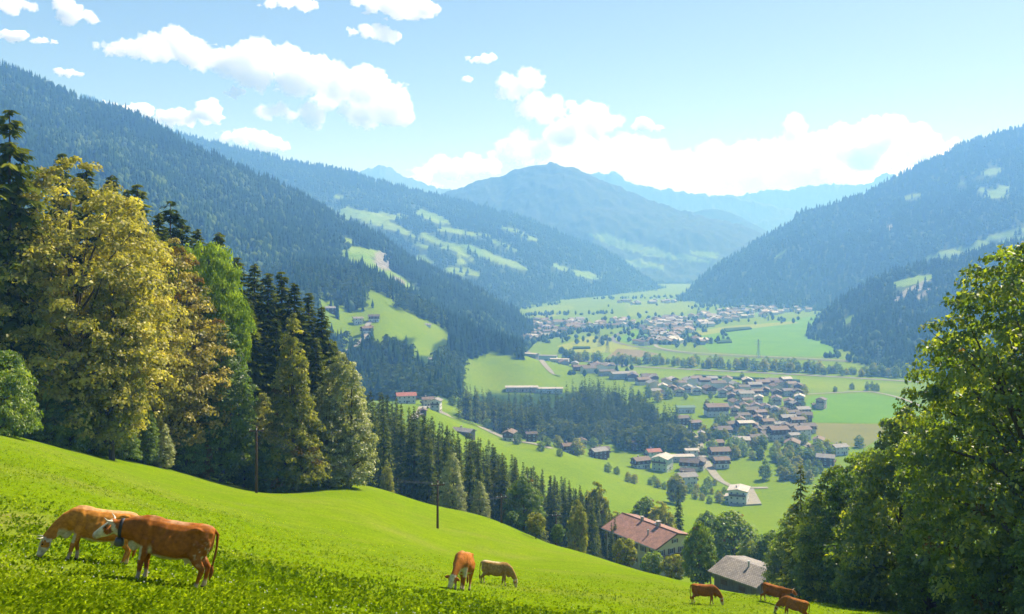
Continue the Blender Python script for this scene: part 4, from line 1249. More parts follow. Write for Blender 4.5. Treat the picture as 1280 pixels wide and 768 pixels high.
F_LIGHT = mat_noise('field_light', (0.127, 0.194, 0.007), (0.164, 0.217, 0.013), 0.02, 0.95, 0.0)
F_FRESH = mat_noise('field_fresh', (0.089, 0.189, 0.008), (0.112, 0.214, 0.011), 0.02, 0.95, 0.0)
F_YELL = mat_noise('field_mown', (0.173, 0.209, 0.014), (0.210, 0.234, 0.026), 0.02, 0.95, 0.0)
F_OLIVE = mat_noise('field_olive', (0.140, 0.144, 0.036), (0.173, 0.169, 0.050), 0.03, 0.95, 0.0)
F_BROWN = mat_noise('field_bare', (0.144, 0.119, 0.061), (0.187, 0.155, 0.086), 0.03, 0.95, 0.0)
F_CROP = mat_noise('field_crop', (0.032, 0.061, 0.014), (0.050, 0.083, 0.020), 0.4, 0.95, 0.0)
draped('field', [(716, 458), (800, 463), (900, 468), (1000, 473), (1140, 481), (1140, 492), (1080, 489), (1008, 491), (960, 482), (880, 478), (800, 470), (730, 464)], F_LIGHT)
draped('field', [(1012, 496), (1080, 492), (1118, 498), (1150, 520), (1110, 529), (1008, 528), (1002, 514)], F_FRESH)
draped('field', [(1006, 529), (1112, 531), (1100, 548), (1080, 560), (1050, 558), (1022, 545)], F_OLIVE)
draped('field', [(893, 586), (915, 579), (952, 579), (968, 598), (934, 608), (896, 603)], F_OLIVE)
draped('field', [(696, 433), (740, 420), (775, 410), (795, 411), (768, 421), (768, 428), (800, 436), (770, 441), (720, 441)], F_YELL)
draped('field', [(772, 436), (800, 438), (825, 443), (800, 447), (760, 446)], F_BROWN, 0.2)
draped('field', [(858, 418), (900, 411), (1022, 395), (1040, 415), (1046, 430), (1048, 446), (960, 445), (890, 440), (870, 428)], F_FRESH)
draped('field', [(862, 416), (910, 408), (990, 402), (1000, 404), (920, 413), (868, 421)], F_YELL, 0.2)
draped('field', [(730, 384), (780, 377), (850, 374), (870, 382), (856, 392), (800, 396), (740, 394)], F_LIGHT)
draped('field', [(650, 388), (690, 378), (735, 372), (750, 377), (715, 387), (680, 394)], F_LIGHT)
draped('field', [(648, 396), (690, 393), (760, 399), (755, 402), (690, 400), (650, 400)], F_YELL)
draped('field', [(790, 414), (812, 413), (806, 424), (784, 429), (772, 425)], F_FRESH)
draped('field', [(860, 600), (880, 640), (905, 640), (898, 607)], F_FRESH, 0.1)

def crop(poly, h=2.4):
    pts = [on_floor(*p) for p in poly]
    n = len(pts)
    vs = [(x, y, FLOOR) for x, y in pts] + [(x, y, FLOOR + h) for x, y in pts]
    fs = [tuple(range(n, 2 * n))] + [(k, (k + 1) % n, n + (k + 1) % n, n + k) for k in range(n)]
    o = link('maize_field', np_mesh('maize_field', np.array(vs), fs, [F_CROP]))
    tag(o, kind='stuff')
crop([(905, 412), (937, 410), (940, 412), (908, 415.5)])
crop([(868, 470.5), (1000, 477), (1000, 478.6), (868, 472)])
crop([(895, 427), (914, 426), (915, 429), (897, 430)])
crop([(716, 435), (737, 435), (738, 436.5), (716, 437)])

ROADM = mat_noise('road_grey', (0.13, 0.13, 0.12), (0.19, 0.18, 0.165), 0.2, 0.9, 0.1)
TRACKM = mat_noise('track_gravel', (0.20, 0.185, 0.15), (0.28, 0.26, 0.215), 0.5, 0.95, 0.1)
RAILM = mat_noise('rail_ballast', (0.10, 0.095, 0.09), (0.15, 0.14, 0.135), 0.6, 0.95, 0.1)
def ribbon(name, pts3, width, mat, dz=0.25, kind='structure'):
    pts = [Vector(p) for p in pts3]
    # smooth and resample
    q = []
    for i in range(len(pts) - 1):
        p0, p1, p2, p3 = pts[max(i - 1, 0)], pts[i], pts[i + 1], pts[min(i + 2, len(pts) - 1)]
        for k in range(8):
            t = k / 8
            q.append(0.5 * ((2 * p1) + (p2 - p0) * t + (2 * p0 - 5 * p1 + 4 * p2 - p3) * t * t + (3 * p1 - p0 - 3 * p2 + p3) * t ** 3))
    q.append(pts[-1])
    vs, fs = [], []
    for i, p in enumerate(q):
        t = (q[min(i + 1, len(q) - 1)] - q[max(i - 1, 0)]); t.z = 0
        t.normalize(); s = Vector((-t.y, t.x, 0)) * width * 0.5
        a, b = p + s, p - s
        zc = max(Z(a.x, a.y), Z(b.x, b.y), Z(p.x, p.y)) + dz
        vs += [(a.x, a.y, zc), (b.x, b.y, zc)]
        if i: fs.append((2 * i - 2, 2 * i - 1, 2 * i + 1, 2 * i))
    o = link(name, np_mesh(name, np.array(vs), fs, [mat]))
    tag(o, kind=kind)
    return o
def floor_path(pp): return [(*on_floor(*p), 0) for p in pp]
def cast_path(pp):
    r = []
    for p in pp:
        c = cast(*p, d0=250)
        if c is not None: r.append(tuple(c))
    return r
ribbon('railway', floor_path([(800, 408), (785, 413), (772, 418.5), (766, 423), (768, 427), (780, 431), (800, 434.5), (825, 437.5), (851, 441), (886, 444), (960, 447.5), (1050, 452), (1150, 458)]), 7, RAILM, 0.45)
ribbon('road', floor_path([(819, 431), (824, 435), (850, 439.5), (900, 443), (960, 446), (1050, 450.5), (1150, 456)]), 6, TRACKM, 0.4)
ribbon('road', floor_path([(640, 420), (652, 430), (652, 436), (662, 442), (673, 446.5), (700, 449), (760, 455), (800, 459), (900, 464), (1000, 469), (1150, 478)]), 9, ROADM, 0.4)
ribbon('road', cast_path([(676, 452), (682, 459), (690, 467), (700, 471)]), 6, TRACKM, 0.5)
ribbon('road', floor_path([(945, 500), (952, 512), (966, 526), (980, 537), (996, 549), (1015, 560)]), 8, TRACKM, 0.4)
ribbon('road', floor_path([(865, 556), (873, 564), (880, 574), (887, 585), (893, 594), (900, 602)]), 5.5, TRACKM, 0.4)
ribbon('road', floor_path([(1000, 494), (1030, 492), (1080, 490), (1100, 492), (1125, 498), (1150, 508)]), 4, TRACKM, 0.4)
ribbon('road', floor_path([(900, 602), (918, 611), (937, 612), (960, 612)]), 4, TRACKM, 0.4)
ribbon('road', floor_path([(845, 528), (856, 536), (872, 548), (876, 562)]), 5, TRACKM, 0.4)
ribbon('road', cast_path(SLOPE_ROAD), 5.5, TRACKM, 0.7)
ribbon('road', cast_path([(515, 524), (520, 519), (527, 514), (533, 510)]), 5, TRACKM, 0.7)
ribbon('road', cast_path([(533, 508), (560, 520), (600, 536), (640, 551), (690, 563)]), 3.5, TRACKM, 0.5)
# the light paved yard of the white house
# ------------------------------------------------------------------ houses
def wall_mat(name, c, s=0.9):
    return mat_noise(name, tuple(v * 0.86 for v in c), c, 1.2, 0.9, 0.1)
WALLS = {
    'white': wall_mat('plaster_white', (0.62, 0.60, 0.56)), 'cream': wall_mat('plaster_cream', (0.60, 0.53, 0.38)),
    'mint': wall_mat('plaster_mint', (0.52, 0.58, 0.45)), 'pink': wall_mat('plaster_pink', (0.58, 0.42, 0.34)),
    'grey': wall_mat('plaster_grey', (0.34, 0.34, 0.34)), 'blue': wall_mat('plaster_pale_blue', (0.46, 0.54, 0.60)),
    'timber': mat_noise('timber_brown', (0.075, 0.042, 0.022), (0.15, 0.085, 0.042), 1.5, 0.85, 0.15, stretch=(6, 6, 0.6)),
    'grey_timber': mat_noise('timber_grey', (0.10, 0.085, 0.07), (0.20, 0.17, 0.14), 1.5, 0.9, 0.1, stretch=(6, 6, 0.6))}
def roof_mat(name, c1, c2, rough=0.75):
    m, n, l, b = mat_base(name, rough, 0.3)
    tc = n.new('ShaderNodeTexCoord')
    br = n.new('ShaderNodeTexBrick')
    br.inputs['Scale'].default_value = 1.0
    br.inputs['Brick Width'].default_value = 0.34; br.inputs['Row Height'].default_value = 0.32
    br.inputs['Mortar Size'].default_value = 0.03
    br.inputs['Color1'].default_value = (*c1, 1); br.inputs['Color2'].default_value = (*c2, 1)
    br.inputs['Mortar'].default_value = (*(v * 0.45 for v in c1), 1)
    nz = n.new('ShaderNodeTexNoise'); nz.inputs['Scale'].default_value = 0.7; nz.inputs['Detail'].default_value = 5
    cr = n.new('ShaderNodeValToRGB'); cr.color_ramp.elements[0].position = 0.3; cr.color_ramp.elements[1].position = 0.7
    cr.color_ramp.elements[0].color = (0.72, 0.72, 0.74, 1); cr.color_ramp.elements[1].color = (1.12, 1.1, 1.08, 1)
    mx = n.new('ShaderNodeMix'); mx.data_type = 'RGBA'; mx.blend_type = 'MULTIPLY'; mx.inputs['Factor'].default_value = 1.0
    l.new(tc.outputs['Object'], br.inputs['Vector']); l.new(tc.outputs['Object'], nz.inputs['Vector'])
    l.new(nz.outputs['Fac'], cr.inputs[0]); l.new(br.outputs['Color'], mx.inputs['A']); l.new(cr.outputs[0], mx.inputs['B'])
    l.new(mx.outputs['Result'], b.inputs['Base Color'])
    return m
ROOFS = {
    'brown': roof_mat('roof_brown', (0.135, 0.085, 0.060), (0.185, 0.120, 0.085)), 'dark': roof_mat('roof_dark', (0.075, 0.055, 0.048), (0.11, 0.08, 0.066)),
    'red': roof_mat('roof_red', (0.30, 0.085, 0.055), (0.38, 0.13, 0.085)), 'pale': roof_mat('roof_pale', (0.42, 0.38, 0.34), (0.50, 0.45, 0.40)),
    'grey': roof_mat('roof_grey', (0.20, 0.19, 0.185), (0.28, 0.265, 0.255)), 'green': roof_mat('roof_green', (0.07, 0.17, 0.115), (0.09, 0.20, 0.14)),
    'pink': roof_mat('roof_pink_tile', (0.27, 0.135, 0.100), (0.35, 0.19, 0.145)), 'shingle': roof_mat('roof_shingle', (0.21, 0.185, 0.165), (0.31, 0.275, 0.25))}
M_GLASS, _mn, _ml, _b = mat_base('window_glass', 0.08, 0.6)
_b.inputs['Base Color'].default_value = (0.02, 0.025, 0.03, 1)
M_FRAME = mat_noise('window_frame_white', (0.55, 0.54, 0.52), (0.66, 0.65, 0.63), 3.0, 0.6)
M_BRICK = mat_noise('chimney_render', (0.30, 0.27, 0.24), (0.45, 0.42, 0.38), 3.0)
M_METAL = mat_noise('zinc', (0.30, 0.31, 0.32), (0.40, 0.41, 0.42), 3.0, 0.45, 0.4)

_wc = {}
def window_meshes(w, h, shutter=False):
    k = (round(w, 2), round(h, 2), shutter)
    if k not in _wc:
        f = MB(); t = 0.09
        f.box(-w / 2, w / 2, -0.07, 0.02, 0, t); f.box(-w / 2, w / 2, -0.07, 0.02, h - t, h)
        f.box(-w / 2, -w / 2 + t, -0.07, 0.02, t, h - t); f.box(w / 2 - t, w / 2, -0.07, 0.02, t, h - t)
        f.box(-0.03, 0.03, -0.05, 0.02, t, h - t)
        p = MB(); p.box(-w / 2 + t, -0.03, -0.02, 0.02, t, h - t); p.box(0.03, w / 2 - t, -0.02, 0.02, t, h - t)
        parts = [('pane', p.mesh('pane', [M_GLASS]), None, [])]
        s = MB(); s.box(-w / 2 - 0.08, w / 2 + 0.08, -0.14, 0.02, -0.09, -0.003)
        parts.append(('sill', s.mesh('sill', [M_FRAME]), None, []))
        if shutter:
            for sg in (-1, 1):
                q = MB(); x0 = sg * (w / 2 + 0.26)
                q.box(x0 - 0.24, x0 + 0.24, -0.06, 0.02, 0, h)
                parts.append(('shutter', q.mesh('shutter', [WALLS['timber']]), None, []))
        _wc[k] = (f.mesh('window', [M_FRAME]), parts)
    return _wc[k]

def house_parts(L, Wd, H, rise, wall, roof, upper=None, balcony=True, chim=1, nwl=4, nwg=3, storeys=2, over=0.9, simple=False, shutter=False, far=None):
    """Ridge along x. Returns part list. far=(half width, drop): a shorter, flatter slope on the far side."""
    parts = []
    l2, w2 = L / 2, Wd / 2
    slope = rise / w2
    wf = far[0] if far else w2
    sf = (far[1] / far[0]) if far else slope
    zr_ = H + slope * w2
    def gable(z0, z1, l, w, m):
        b = MB()
        vs = []
        for x in (-l, l):
            wb = wf + (w - w2)
            vs += [(x, -w, z0), (x, wb, z0), (x, wb, zr_ - sf * wb), (x, 0, z1 + slope * w), (x, -w, z1)]
        b.add(vs, [(0, 4, 3, 2, 1), (5, 6, 7, 8, 9), (0, 5, 9, 4), (1, 2, 7, 6), (0, 1, 6, 5), (4, 9, 8, 3), (3, 8, 7, 2)])
        return b.mesh('wall', [WALLS[m]])
    zu = H * (0.52 if storeys > 1 else 0.4)
    if upper:
        b = MB(); b.box(-l2, l2, -w2, wf, -2.5, zu)
        parts.append(('wall', b.mesh('wall', [WALLS[wall]]), None, []))
        parts.append(('upper_wall', gable(zu + 0.003, H, l2 + 0.07, w2 + 0.07, upper), None, []))
    else:
        parts.append(('wall', gable(-2.5, H, l2, w2, wall), None, []))
    # roof: two thick slabs meeting at the ridge
    b = MB(); th = 0.22; ov = over; lo = l2 + over
    e = w2 + ov
    for s in (-1, 1):
        y0, z0 = (-e, H - slope * ov) if s < 0 else (wf + ov, zr_ - sf * (wf + ov))
        y1, z1 = 0.0, zr_
        up = 0.05
        vs = [(-lo, y0, z0 + up), (lo, y0, z0 + up), (lo, y1, z1 + up), (-lo, y1, z1 + up), (-lo, y0, z0 + up + th), (lo, y0, z0 + up + th), (lo, y1, z1 + up + th), (-lo, y1, z1 + up + th)]
        fs = [(0, 1, 2, 3), (4, 7, 6, 5), (0, 4, 5, 1), (1, 5, 6, 2), (3, 7, 4, 0)]
        if s > 0: fs = [f[::-1] for f in fs]
        b.add(vs, fs)
    kids = []
    for i in range(chim):
        c = MB(); x = (-0.25 + 0.55 * i) * L * 0.6; y = (-0.18 if i % 2 else 0.22) * w2 * 2 * 0.5
        zb = H + slope * (w2 - abs(y)) - 0.2
        c.box(x - 0.35, x + 0.35, y - 0.35, y + 0.35, zb, zb + 1.5)
        c.box(x - 0.45, x + 0.45, y - 0.45, y + 0.45, zb + 1.503, zb + 1.65)
        kids.append(('chimney', c.mesh('chimney', [M_BRICK]), None, []))
    parts.append(('roof', b.mesh('roof', [ROOFS[roof]]), None, kids))
    if simple:
        return parts
    def put_window(x, y, z, rz, w=1.1, h=1.3):
        fm, ch = window_meshes(w, h, shutter)
        parts.append(('window', fm, Matrix.Translation((x, y, z)) @ Matrix.Rotation(rz, 4, 'Z'), ch))
    zs = [0.9 + k * (H / storeys) for k in range(storeys)]
    for k, z in enumerate(zs):
        off = 0.075 if upper and z > zu - 0.3 else 0.003
        for sg in (-1, 1):
            for i in range(nwl):
                put_window(-l2 + L * (i + 0.5) / nwl, (w2 if sg < 0 else wf) * sg + sg * off, z, 0 if sg < 0 else math.pi)
        for sg in (-1, 1):
            for i in range(nwg):
                put_window(sg * (l2 + off), -w2 + (w2 + wf) * (i + 0.5) / nwg, z, math.pi / 2 if sg > 0 else -math.pi / 2)
    if rise > 1.6:
        for sg in (-1, 1):
            put_window(sg * (l2 + (0.075 if upper else 0.003)), 0, H + 0.1, math.pi / 2 if sg > 0 else -math.pi / 2, 0.9, 0.9)
    d = MB(); d.box(-0.55, 0.55, -0.08, 0.02, -0.1, 2.1)
    parts.append(('door', d.mesh('door', [WALLS['timber']]), Matrix.Translation((L * 0.02 if nwl % 2 == 0 else L * 0.5 / nwl, -w2 - 0.01, 0.0)), []))
    if balcony:
        zb = H / storeys * (storeys - 1) + 0.12 if storeys > 1 else 0
        if storeys > 1:
            for sg in (-1, 1):
                m = MB(); x0, x1 = (l2 + 0.09, l2 + 1.15) if sg > 0 else (-l2 - 1.15, -l2 - 0.09)
                m.box(x0, x1, -w2 * 0.92, wf * 0.92, zb - 0.18, zb)
                xa, xb = (x1 - 0.08, x1) if sg > 0 else (x0, x0 + 0.08)
                m.box(xa, xb, -w2 * 0.92, wf * 0.92, zb + 0.95, zb + 1.07)
                k = max(8, int(Wd * 1.6))
                for i in range(k):
                    y = -w2 * 0.92 + (i + 0.5) * (w2 + wf) * 0.92 / k
                    m.box(xa + 0.01, xb - 0.01, y - 0.2 * Wd / k * 1.9, y + 0.2 * Wd / k * 1.9, zb + 0.003, zb + 0.947)
                parts.append(('balcony', m.mesh('balcony', [WALLS['timber']]), None, []))
    return parts

_hc = {}
def house(px, py, wpx, wall='white', roof='brown', upper=None, rz=20, label='', group=None, storeys=2, aspect=0.72, storey_h=2.7, simple=False, flat=False, cat='house', name='house', rise=0.2, nwl=None, chim=1, d=None, balcony=True):
    if d is None:
        c = cast(px, py, d0=180)
    else:
        c = Vector((X(px, d), d, 0)); 
    d = c.y
    wm = wpx / FPX * d
    L = wm * 0.86
    L = round(L * 2) / 2
    Wd = round(L * aspect * 2) / 2
    H = storeys * storey_h + 0.3
    if nwl is None: nwl = max(2, int(L / 3.2))
    key = (L, Wd, H, wall, roof, upper, simple, rise, nwl, chim, balcony)
    if key not in _hc:
        _hc[key] = house_parts(L, Wd, H, rise * Wd, wall, roof, upper, balcony and storeys > 1, chim, nwl, max(2, int(Wd / 3.2)), storeys, simple=simple)
    z = min(Z(c.x, d), Z(c.x + 3, d), Z(c.x - 3, d), Z(c.x, d + 3))
    return spawn(name, _hc[key], (c.x, d + Wd * 0.3, z + 0.3), R(rz), 1, label, cat, group)

# single houses on the slopes
house(507, 505, 26, 'white', 'red', None, 12, 'white chalet with a reddish roof at the top of the second meadow, leftmost there', rise=0.17)
house(545, 514, 15, 'white', 'grey', None, 80, 'tall narrow white house to the right of the reddish-roofed chalet', storeys=3, aspect=0.9)
house(534, 509, 15, 'cream', 'brown', None, 20, 'small beige house just in front of the tall narrow white house')
house(529, 518, 12, 'timber', 'brown', None, 100, 'little brown timber shed below the tall narrow white house', storeys=1, simple=True)
house(579, 543, 32, 'grey_timber', 'grey', None, -32, 'long grey-brown roofed barn half hidden by spruce tops', storeys=1, aspect=0.45, storey_h=3.2, cat='barn', name='barn', simple=True)
house(637, 551, 20, 'white', 'brown', 'timber', 75, 'white gabled house with a timber upper floor midway along the second meadow', storeys=2)
house(664, 552, 14, 'timber', 'dark', None, 10, 'small dark timber house right of the white gabled one')
house(711, 566, 18, 'white', 'brown', 'timber', 15, 'brown-roofed chalet in the dip below the valley wood')
house(748, 573, 22, 'timber', 'grey', None, 30, 'greyish-roofed timber house right of the chalet in the dip')
house(728, 560, 14, 'white', 'brown', None, 100, 'small white house between two brown roofs in the dip')
house(467, 393, 15, 'white', 'dark', 'timber', 10, 'highest farmhouse on the left slope, white below and brown above', d=1010)
house(447, 400, 13, 'white', 'grey', None, 20, 'white outbuilding left of the highest slope farmhouse', d=1000)
house(458, 415, 15, 'white', 'brown', 'timber', 30, 'farmhouse beside the slope road below the highest one', d=960)
house(463, 408, 10, 'timber', 'brown', None, 100, 'small timber barn between the slope road farmhouses', d=975, simple=True, storeys=1)
house(534, 408, 9, 'white', 'grey', None, 15, 'white hut at the right end of the bright clearing on the left slope', storeys=1, simple=True, name='hut', cat='hut')
house(537, 450, 9, 'timber', 'grey', None, 30, 'lone timber hay hut at the edge of the slope wood', storeys=1, simple=True, name='hut', cat='hut')
house(412, 381, 13, 'timber', 'grey', None, 20, 'small grey-roofed farm at the left end of the upper clearing', d=1000)
# industrial and long buildings
house(652, 491, 46, 'pink', 'pale', None, 2, 'long low pinkish building behind the valley wood, left half', storeys=1, aspect=0.3, storey_h=4, cat='building', name='long_building', d=1010, chim=0, rise=0.1, balcony=False)
house(686, 491, 40, 'white', 'pale', None, 2, 'long low white building behind the valley wood, right half', storeys=1, aspect=0.3, storey_h=4.5, cat='building', name='long_building', d=1010, chim=0, rise=0.1, balcony=False)
house(682, 451, 34, 'blue', 'grey', None, -14, 'long pale-blue works hall by the valley road', storeys=1, aspect=0.3, storey_h=6, cat='building', name='works_hall', chim=0, rise=0.08, balcony=False)
house(700, 454, 26, 'white', 'pale', None, -10, 'pale flat works hall right of the pale-blue one', storeys=1, aspect=0.4, storey_h=5, cat='building', name='works_hall', chim=0, rise=0.06, balcony=False)
house(664, 447, 20, 'grey', 'pale', None, -30, 'grey works hall left of the pale-blue one', storeys=1, aspect=0.5, storey_h=5, cat='building', name='works_hall', chim=0, rise=0.08, balcony=False)
house(779, 474, 36, 'grey', 'grey', None, 15, 'large grey hall at the upper left of the village', storeys=1, aspect=0.5, storey_h=6, cat='building', name='works_hall', chim=0, rise=0.12, balcony=False)
house(758, 470, 22, 'grey', 'dark', None, 15, 'dark-roofed hall left of the large grey one', storeys=1, aspect=0.5, storey_h=5, cat='building', name='works_hall', chim=0, rise=0.15, balcony=False)
house(725, 464, 20, 'timber', 'brown', None, 10, 'brown-roofed hall at the left end of the village by the road', storeys=1, aspect=0.5, storey_h=5, chim=0, cat='building', name='works_hall', balcony=False)

VILLAGE_XY = []
# the village, house by house (zoomed list: x, y, width in 0.3125 px)
def vz(zx, zy, zw, *a, **k):
    VILLAGE_XY.append((zx, zy))
    return house(740 + 0.3125 * zx, 460 + 0.3125 * zy, 0.3125 * zw, *a, **k)
vz(285, 412, 92, 'mint', 'pale', None, 62, 'three-storey pale green house with a pinkish-white roof at the meadow edge', storeys=3, aspect=0.8, chim=0, rise=0.16)
vz(246, 368, 58, 'mint', 'red', None, 15, 'pale house with the brightest red roof in the village', aspect=0.8)
vz(196, 402, 74, 'white', 'brown', 'timber', 25, 'broad brown chalet left of the three-storey pale green house')
vz(362, 375, 100, 'grey', 'pale', None, 6, 'long low house with a flat whitish roof behind the dark-roofed cluster', storeys=1, aspect=0.5, storey_h=3.2, rise=0.08, chim=0)
vz(398, 362, 56, 'white', 'pale', None, 6, 'house with a pink-white roof at the right end of the flat whitish roof', rise=0.12)
vz(395, 412, 80, 'white', 'dark', 'timber', -20, 'dark-roofed farmstead in the lower village, main house')
vz(432, 408, 64, 'white', 'dark', 'timber', 70, 'dark-roofed wing turned crosswise on the farmstead')
vz(385, 436, 60, 'timber', 'dark', None, -20, 'dark timber barn in front of the farmstead', storeys=1, storey_h=3.4)
vz(380, 470, 84, 'white', 'grey', None, 14, 'white house with a grey-brown roof, lowest in the lower village')
vz(592, 548, 104, 'white', 'pale', None, 70, 'white house standing alone beside its pale paved yard', storeys=3, aspect=0.8, rise=0.10)
vz(552, 536, 50, 'blue', 'pale', None, 70, 'lower side wing of the lone white house', storeys=1, storey_h=3.0, rise=0.12, chim=0, aspect=0.7)
vz(512, 365, 86, 'white', 'brown', 'timber', 8, 'wide brown-roofed chalet above the olive field')
vz(518, 402, 66, 'white', 'brown', 'timber', 8, 'smaller brown-roofed chalet at the corner of the olive field')
vz(496, 330, 62, 'white', 'brown', 'timber', 12, 'brown chalet by the lower village street')
vz(522, 276, 78, 'white', 'dark', 'timber', 12, 'dark-roofed chalet right of the pale-blue house')
vz(438, 290, 36, 'blue', 'grey', None, 80, 'narrow pale-blue house at the corner of the valley wood')
vz(412, 246, 50, 'timber', 'brown', None, 20, 'brown timber house at the right edge of the valley wood')
vz(360, 228, 60, 'timber', 'dark', None, 20, 'dark timber house tucked into the valley wood')
vz(615, 262, 70, 'white', 'pale', 'timber', 8, 'square house with white ground floor, brown upper floor and pale roof', storeys=3, aspect=0.9, rise=0.1)
vz(600, 318, 72, 'white', 'pale', None, -8, 'white house with a bright pale roof in the middle of the lower village')
vz(664, 308, 72, 'timber', 'dark', None, 14, 'dark timber house right of the bright pale roof')
vz(500, 194, 100, 'white', 'brown', 'timber', 8, 'largest inn-like chalet with a red-brown roof near the green-roofed hall', aspect=0.6, storeys=3)
vz(375, 180, 82, 'white', 'green', None, 6, 'hall with the only green roof in the village', storeys=1, storey_h=4.5, aspect=0.5, chim=0, rise=0.14, balcony=False)
vz(670, 152, 46, 'white', 'pale', None, 78, 'pale gabled house at the top of the main street', storeys=3)
vz(733, 186, 44, 'blue', 'grey', None, 80, 'pale blue-white house beside the main street')
vz(852, 214, 66, 'timber', 'dark', None, -12, 'dark-roofed house at the right side of the village beside the fresh green field')
vz(920, 164, 44, 'pink', 'dark', None, 60, 'red-brown block standing out alone in the fresh green field', storeys=3, aspect=0.9, chim=0)
vz(893, 160, 26, 'grey', 'brown', None, 10, 'small annex beside the red-brown block', storeys=1, simple=True)
vz(748, 290, 82, 'white', 'brown', 'timber', 10, 'white and brown house facing the main street junction', storeys=3)
vz(700, 290, 50, 'white', 'dark', None, 10, 'white house with dark roof left of the junction house')
vz(840, 290, 74, 'white', 'brown', None, 18, 'white house with brown roof at the lower end of the main street', storeys=3)
vz(806, 332, 74, 'cream', 'brown', None, 70, 'pinkish-brown house left of the field track', aspect=0.85)
vz(910, 318, 62, 'white', 'brown', None, 66, 'white gabled house at the corner of the mown olive field')
vz(898, 350, 62, 'timber', 'brown', None, 10, 'low brown house below the white gabled corner house')
vz(992, 348, 66, 'white', 'grey', None, 18, 'whitish house farthest right in the village')
vz(940, 392, 76, 'timber', 'grey', None, -24, 'grey-brown roofed barn at the lower right of the village, half hidden by orchard trees')
vz(186, 332, 56, 'timber', 'brown', None, 15, 'brown timber house next to the wood above the red-roofed house')
vz(40, 356, 60, 'timber', 'dark', None, 20, 'dark timber house at the left end of the lower village')
vz(834, 150, 56, 'blue', 'pale', None, 74, 'tall pale house at the right end of the main street', storeys=3)
vz(706, 270, 60, 'timber', 'dark', None, 12, 'dark roof above the junction house')
# the packed upper village
rngh = np.random.default_rng(5)
_more = np.random.default_rng(15)
spots = [(228, 55), (252, 60), (328, 62), (300, 72), (358, 78), (392, 68), (420, 62), (448, 70), (476, 64), (505, 84), (468, 104), (420, 108), (385, 100), (350, 112), (320, 100), (280, 92), (548, 104), (590, 118), (575, 84), (612, 96), (648, 86), (682, 78), (720, 74), (760, 78), (796, 82), (828, 92), (622, 128), (700, 110), (742, 118), (782, 112), (820, 116), (660, 118), (738, 148), (790, 158), (700, 178), (776, 196), (640, 196), (608, 214), (664, 224), (704, 238), (790, 226), (824, 236), (650, 256), (580, 160), (556, 132), (524, 118), (806, 258), (866, 262), (780, 262), (250, 84), (200, 70), (170, 48)]
_k = 0
while len(spots) < 72 and _k < 4000:
    _k += 1
    q = (_more.uniform(240, 850), _more.uniform(62, 300))
    if q[1] > 62 + (q[0] - 240) * 0.42 + 60 or (q[0] < 560 and q[1] > 130) or (q[0] > 690 and q[0] < 790 and 130 < q[1] < 250): continue
    if min(math.hypot(q[0] - a, (q[1] - b) * 1.5) for a, b in spots + VILLAGE_XY) < 30: continue
    spots.append(q)
wl_ = ['white', 'white', 'white', 'timber', 'white', 'cream', 'white']; rl_ = ['brown', 'brown', 'dark', 'grey', 'brown', 'pale', 'grey', 'dark', 'brown']
names_r = {'brown': 'brown', 'dark': 'dark brown', 'grey': 'grey', 'pale': 'pale', 'red': 'reddish'}
names_w = {'white': 'white', 'cream': 'cream', 'timber': 'brown timber', 'pink': 'pinkish', 'blue': 'pale blue'}
for i, (zx, zy) in enumerate(spots):
    w_, r_ = wl_[rngh.integers(len(wl_))], rl_[rngh.integers(len(rl_))]
    up = 'timber' if w_ == 'white' and rngh.uniform() < 0.45 else None
    vz(zx + rngh.uniform(-5, 5), zy + rngh.uniform(-3, 3), [48, 54, 60, 66][rngh.integers(4)], w_, r_, up, [8, 14, 20, 76, 84, 98][rngh.integers(6)],
       f"{names_w[w_]} house with {names_r[r_]} roof{' and timber upper floor' if up else ''}, packed in the upper village", 'houses packed in the upper village', storeys=2, simple=zy < 100)
# the far village across the fields
FARV = [[(800, 405), (830, 398), (880, 392), (905, 400), (880, 412), (850, 420), (815, 428), (805, 420)], [(868, 396), (920, 386), (1000, 381), (1020, 389), (960, 396), (900, 404)], [(640, 402), (700, 402), (790, 400), (800, 408), (740, 412), (690, 422), (660, 430), (642, 418)], [(792, 428), (840, 420), (860, 428), (835, 432), (800, 433)], [(760, 378), (810, 376), (850, 378), (800, 382)], [(868, 425), (892, 426), (890, 432), (868, 433)], [(700, 456), (760, 462), (790, 470), (740, 468), (710, 464)]]
fs_ = [54, 44, 50, 14, 8, 4, 8]
wl2 = ['white', 'white', 'cream', 'grey', 'pink']; rl2 = ['brown', 'dark', 'grey', 'brown', 'pale']
for poly, cnt in zip(FARV, fs_):
    a = np.array(poly); k = 0
    while k < cnt:
        px, py = rngh.uniform(a[:, 0].min(), a[:, 0].max()), rngh.uniform(a[:, 1].min(), a[:, 1].max())
        if not in_poly(np.array([px]), np.array([py]), poly)[0]: continue
        k += 1
        x, y = on_floor(px, py)
        L = [11, 13, 16, 20][rngh.integers(4)]
        w_, r_ = wl2[rngh.integers(5)], rl2[rngh.integers(5)]
        key = ('far', L, w_, r_)
        if key not in _hc:
            _hc[key] = house_parts(L, L * 0.75, 6.0, L * 0.15, w_, r_, None, False, 0, simple=True)
        nm = {'white': 'white', 'cream': 'cream', 'grey': 'grey', 'pink': 'pinkish'}[w_]
        spawn('house', _hc[key], (x, y, FLOOR), R([10, 20, 80, 100, 60][rngh.integers(5)]), 1, f"tiny {nm} house with {names_r[r_]} roof in the far villages across the fields", 'house', 'houses of the far villages on the valley floor')

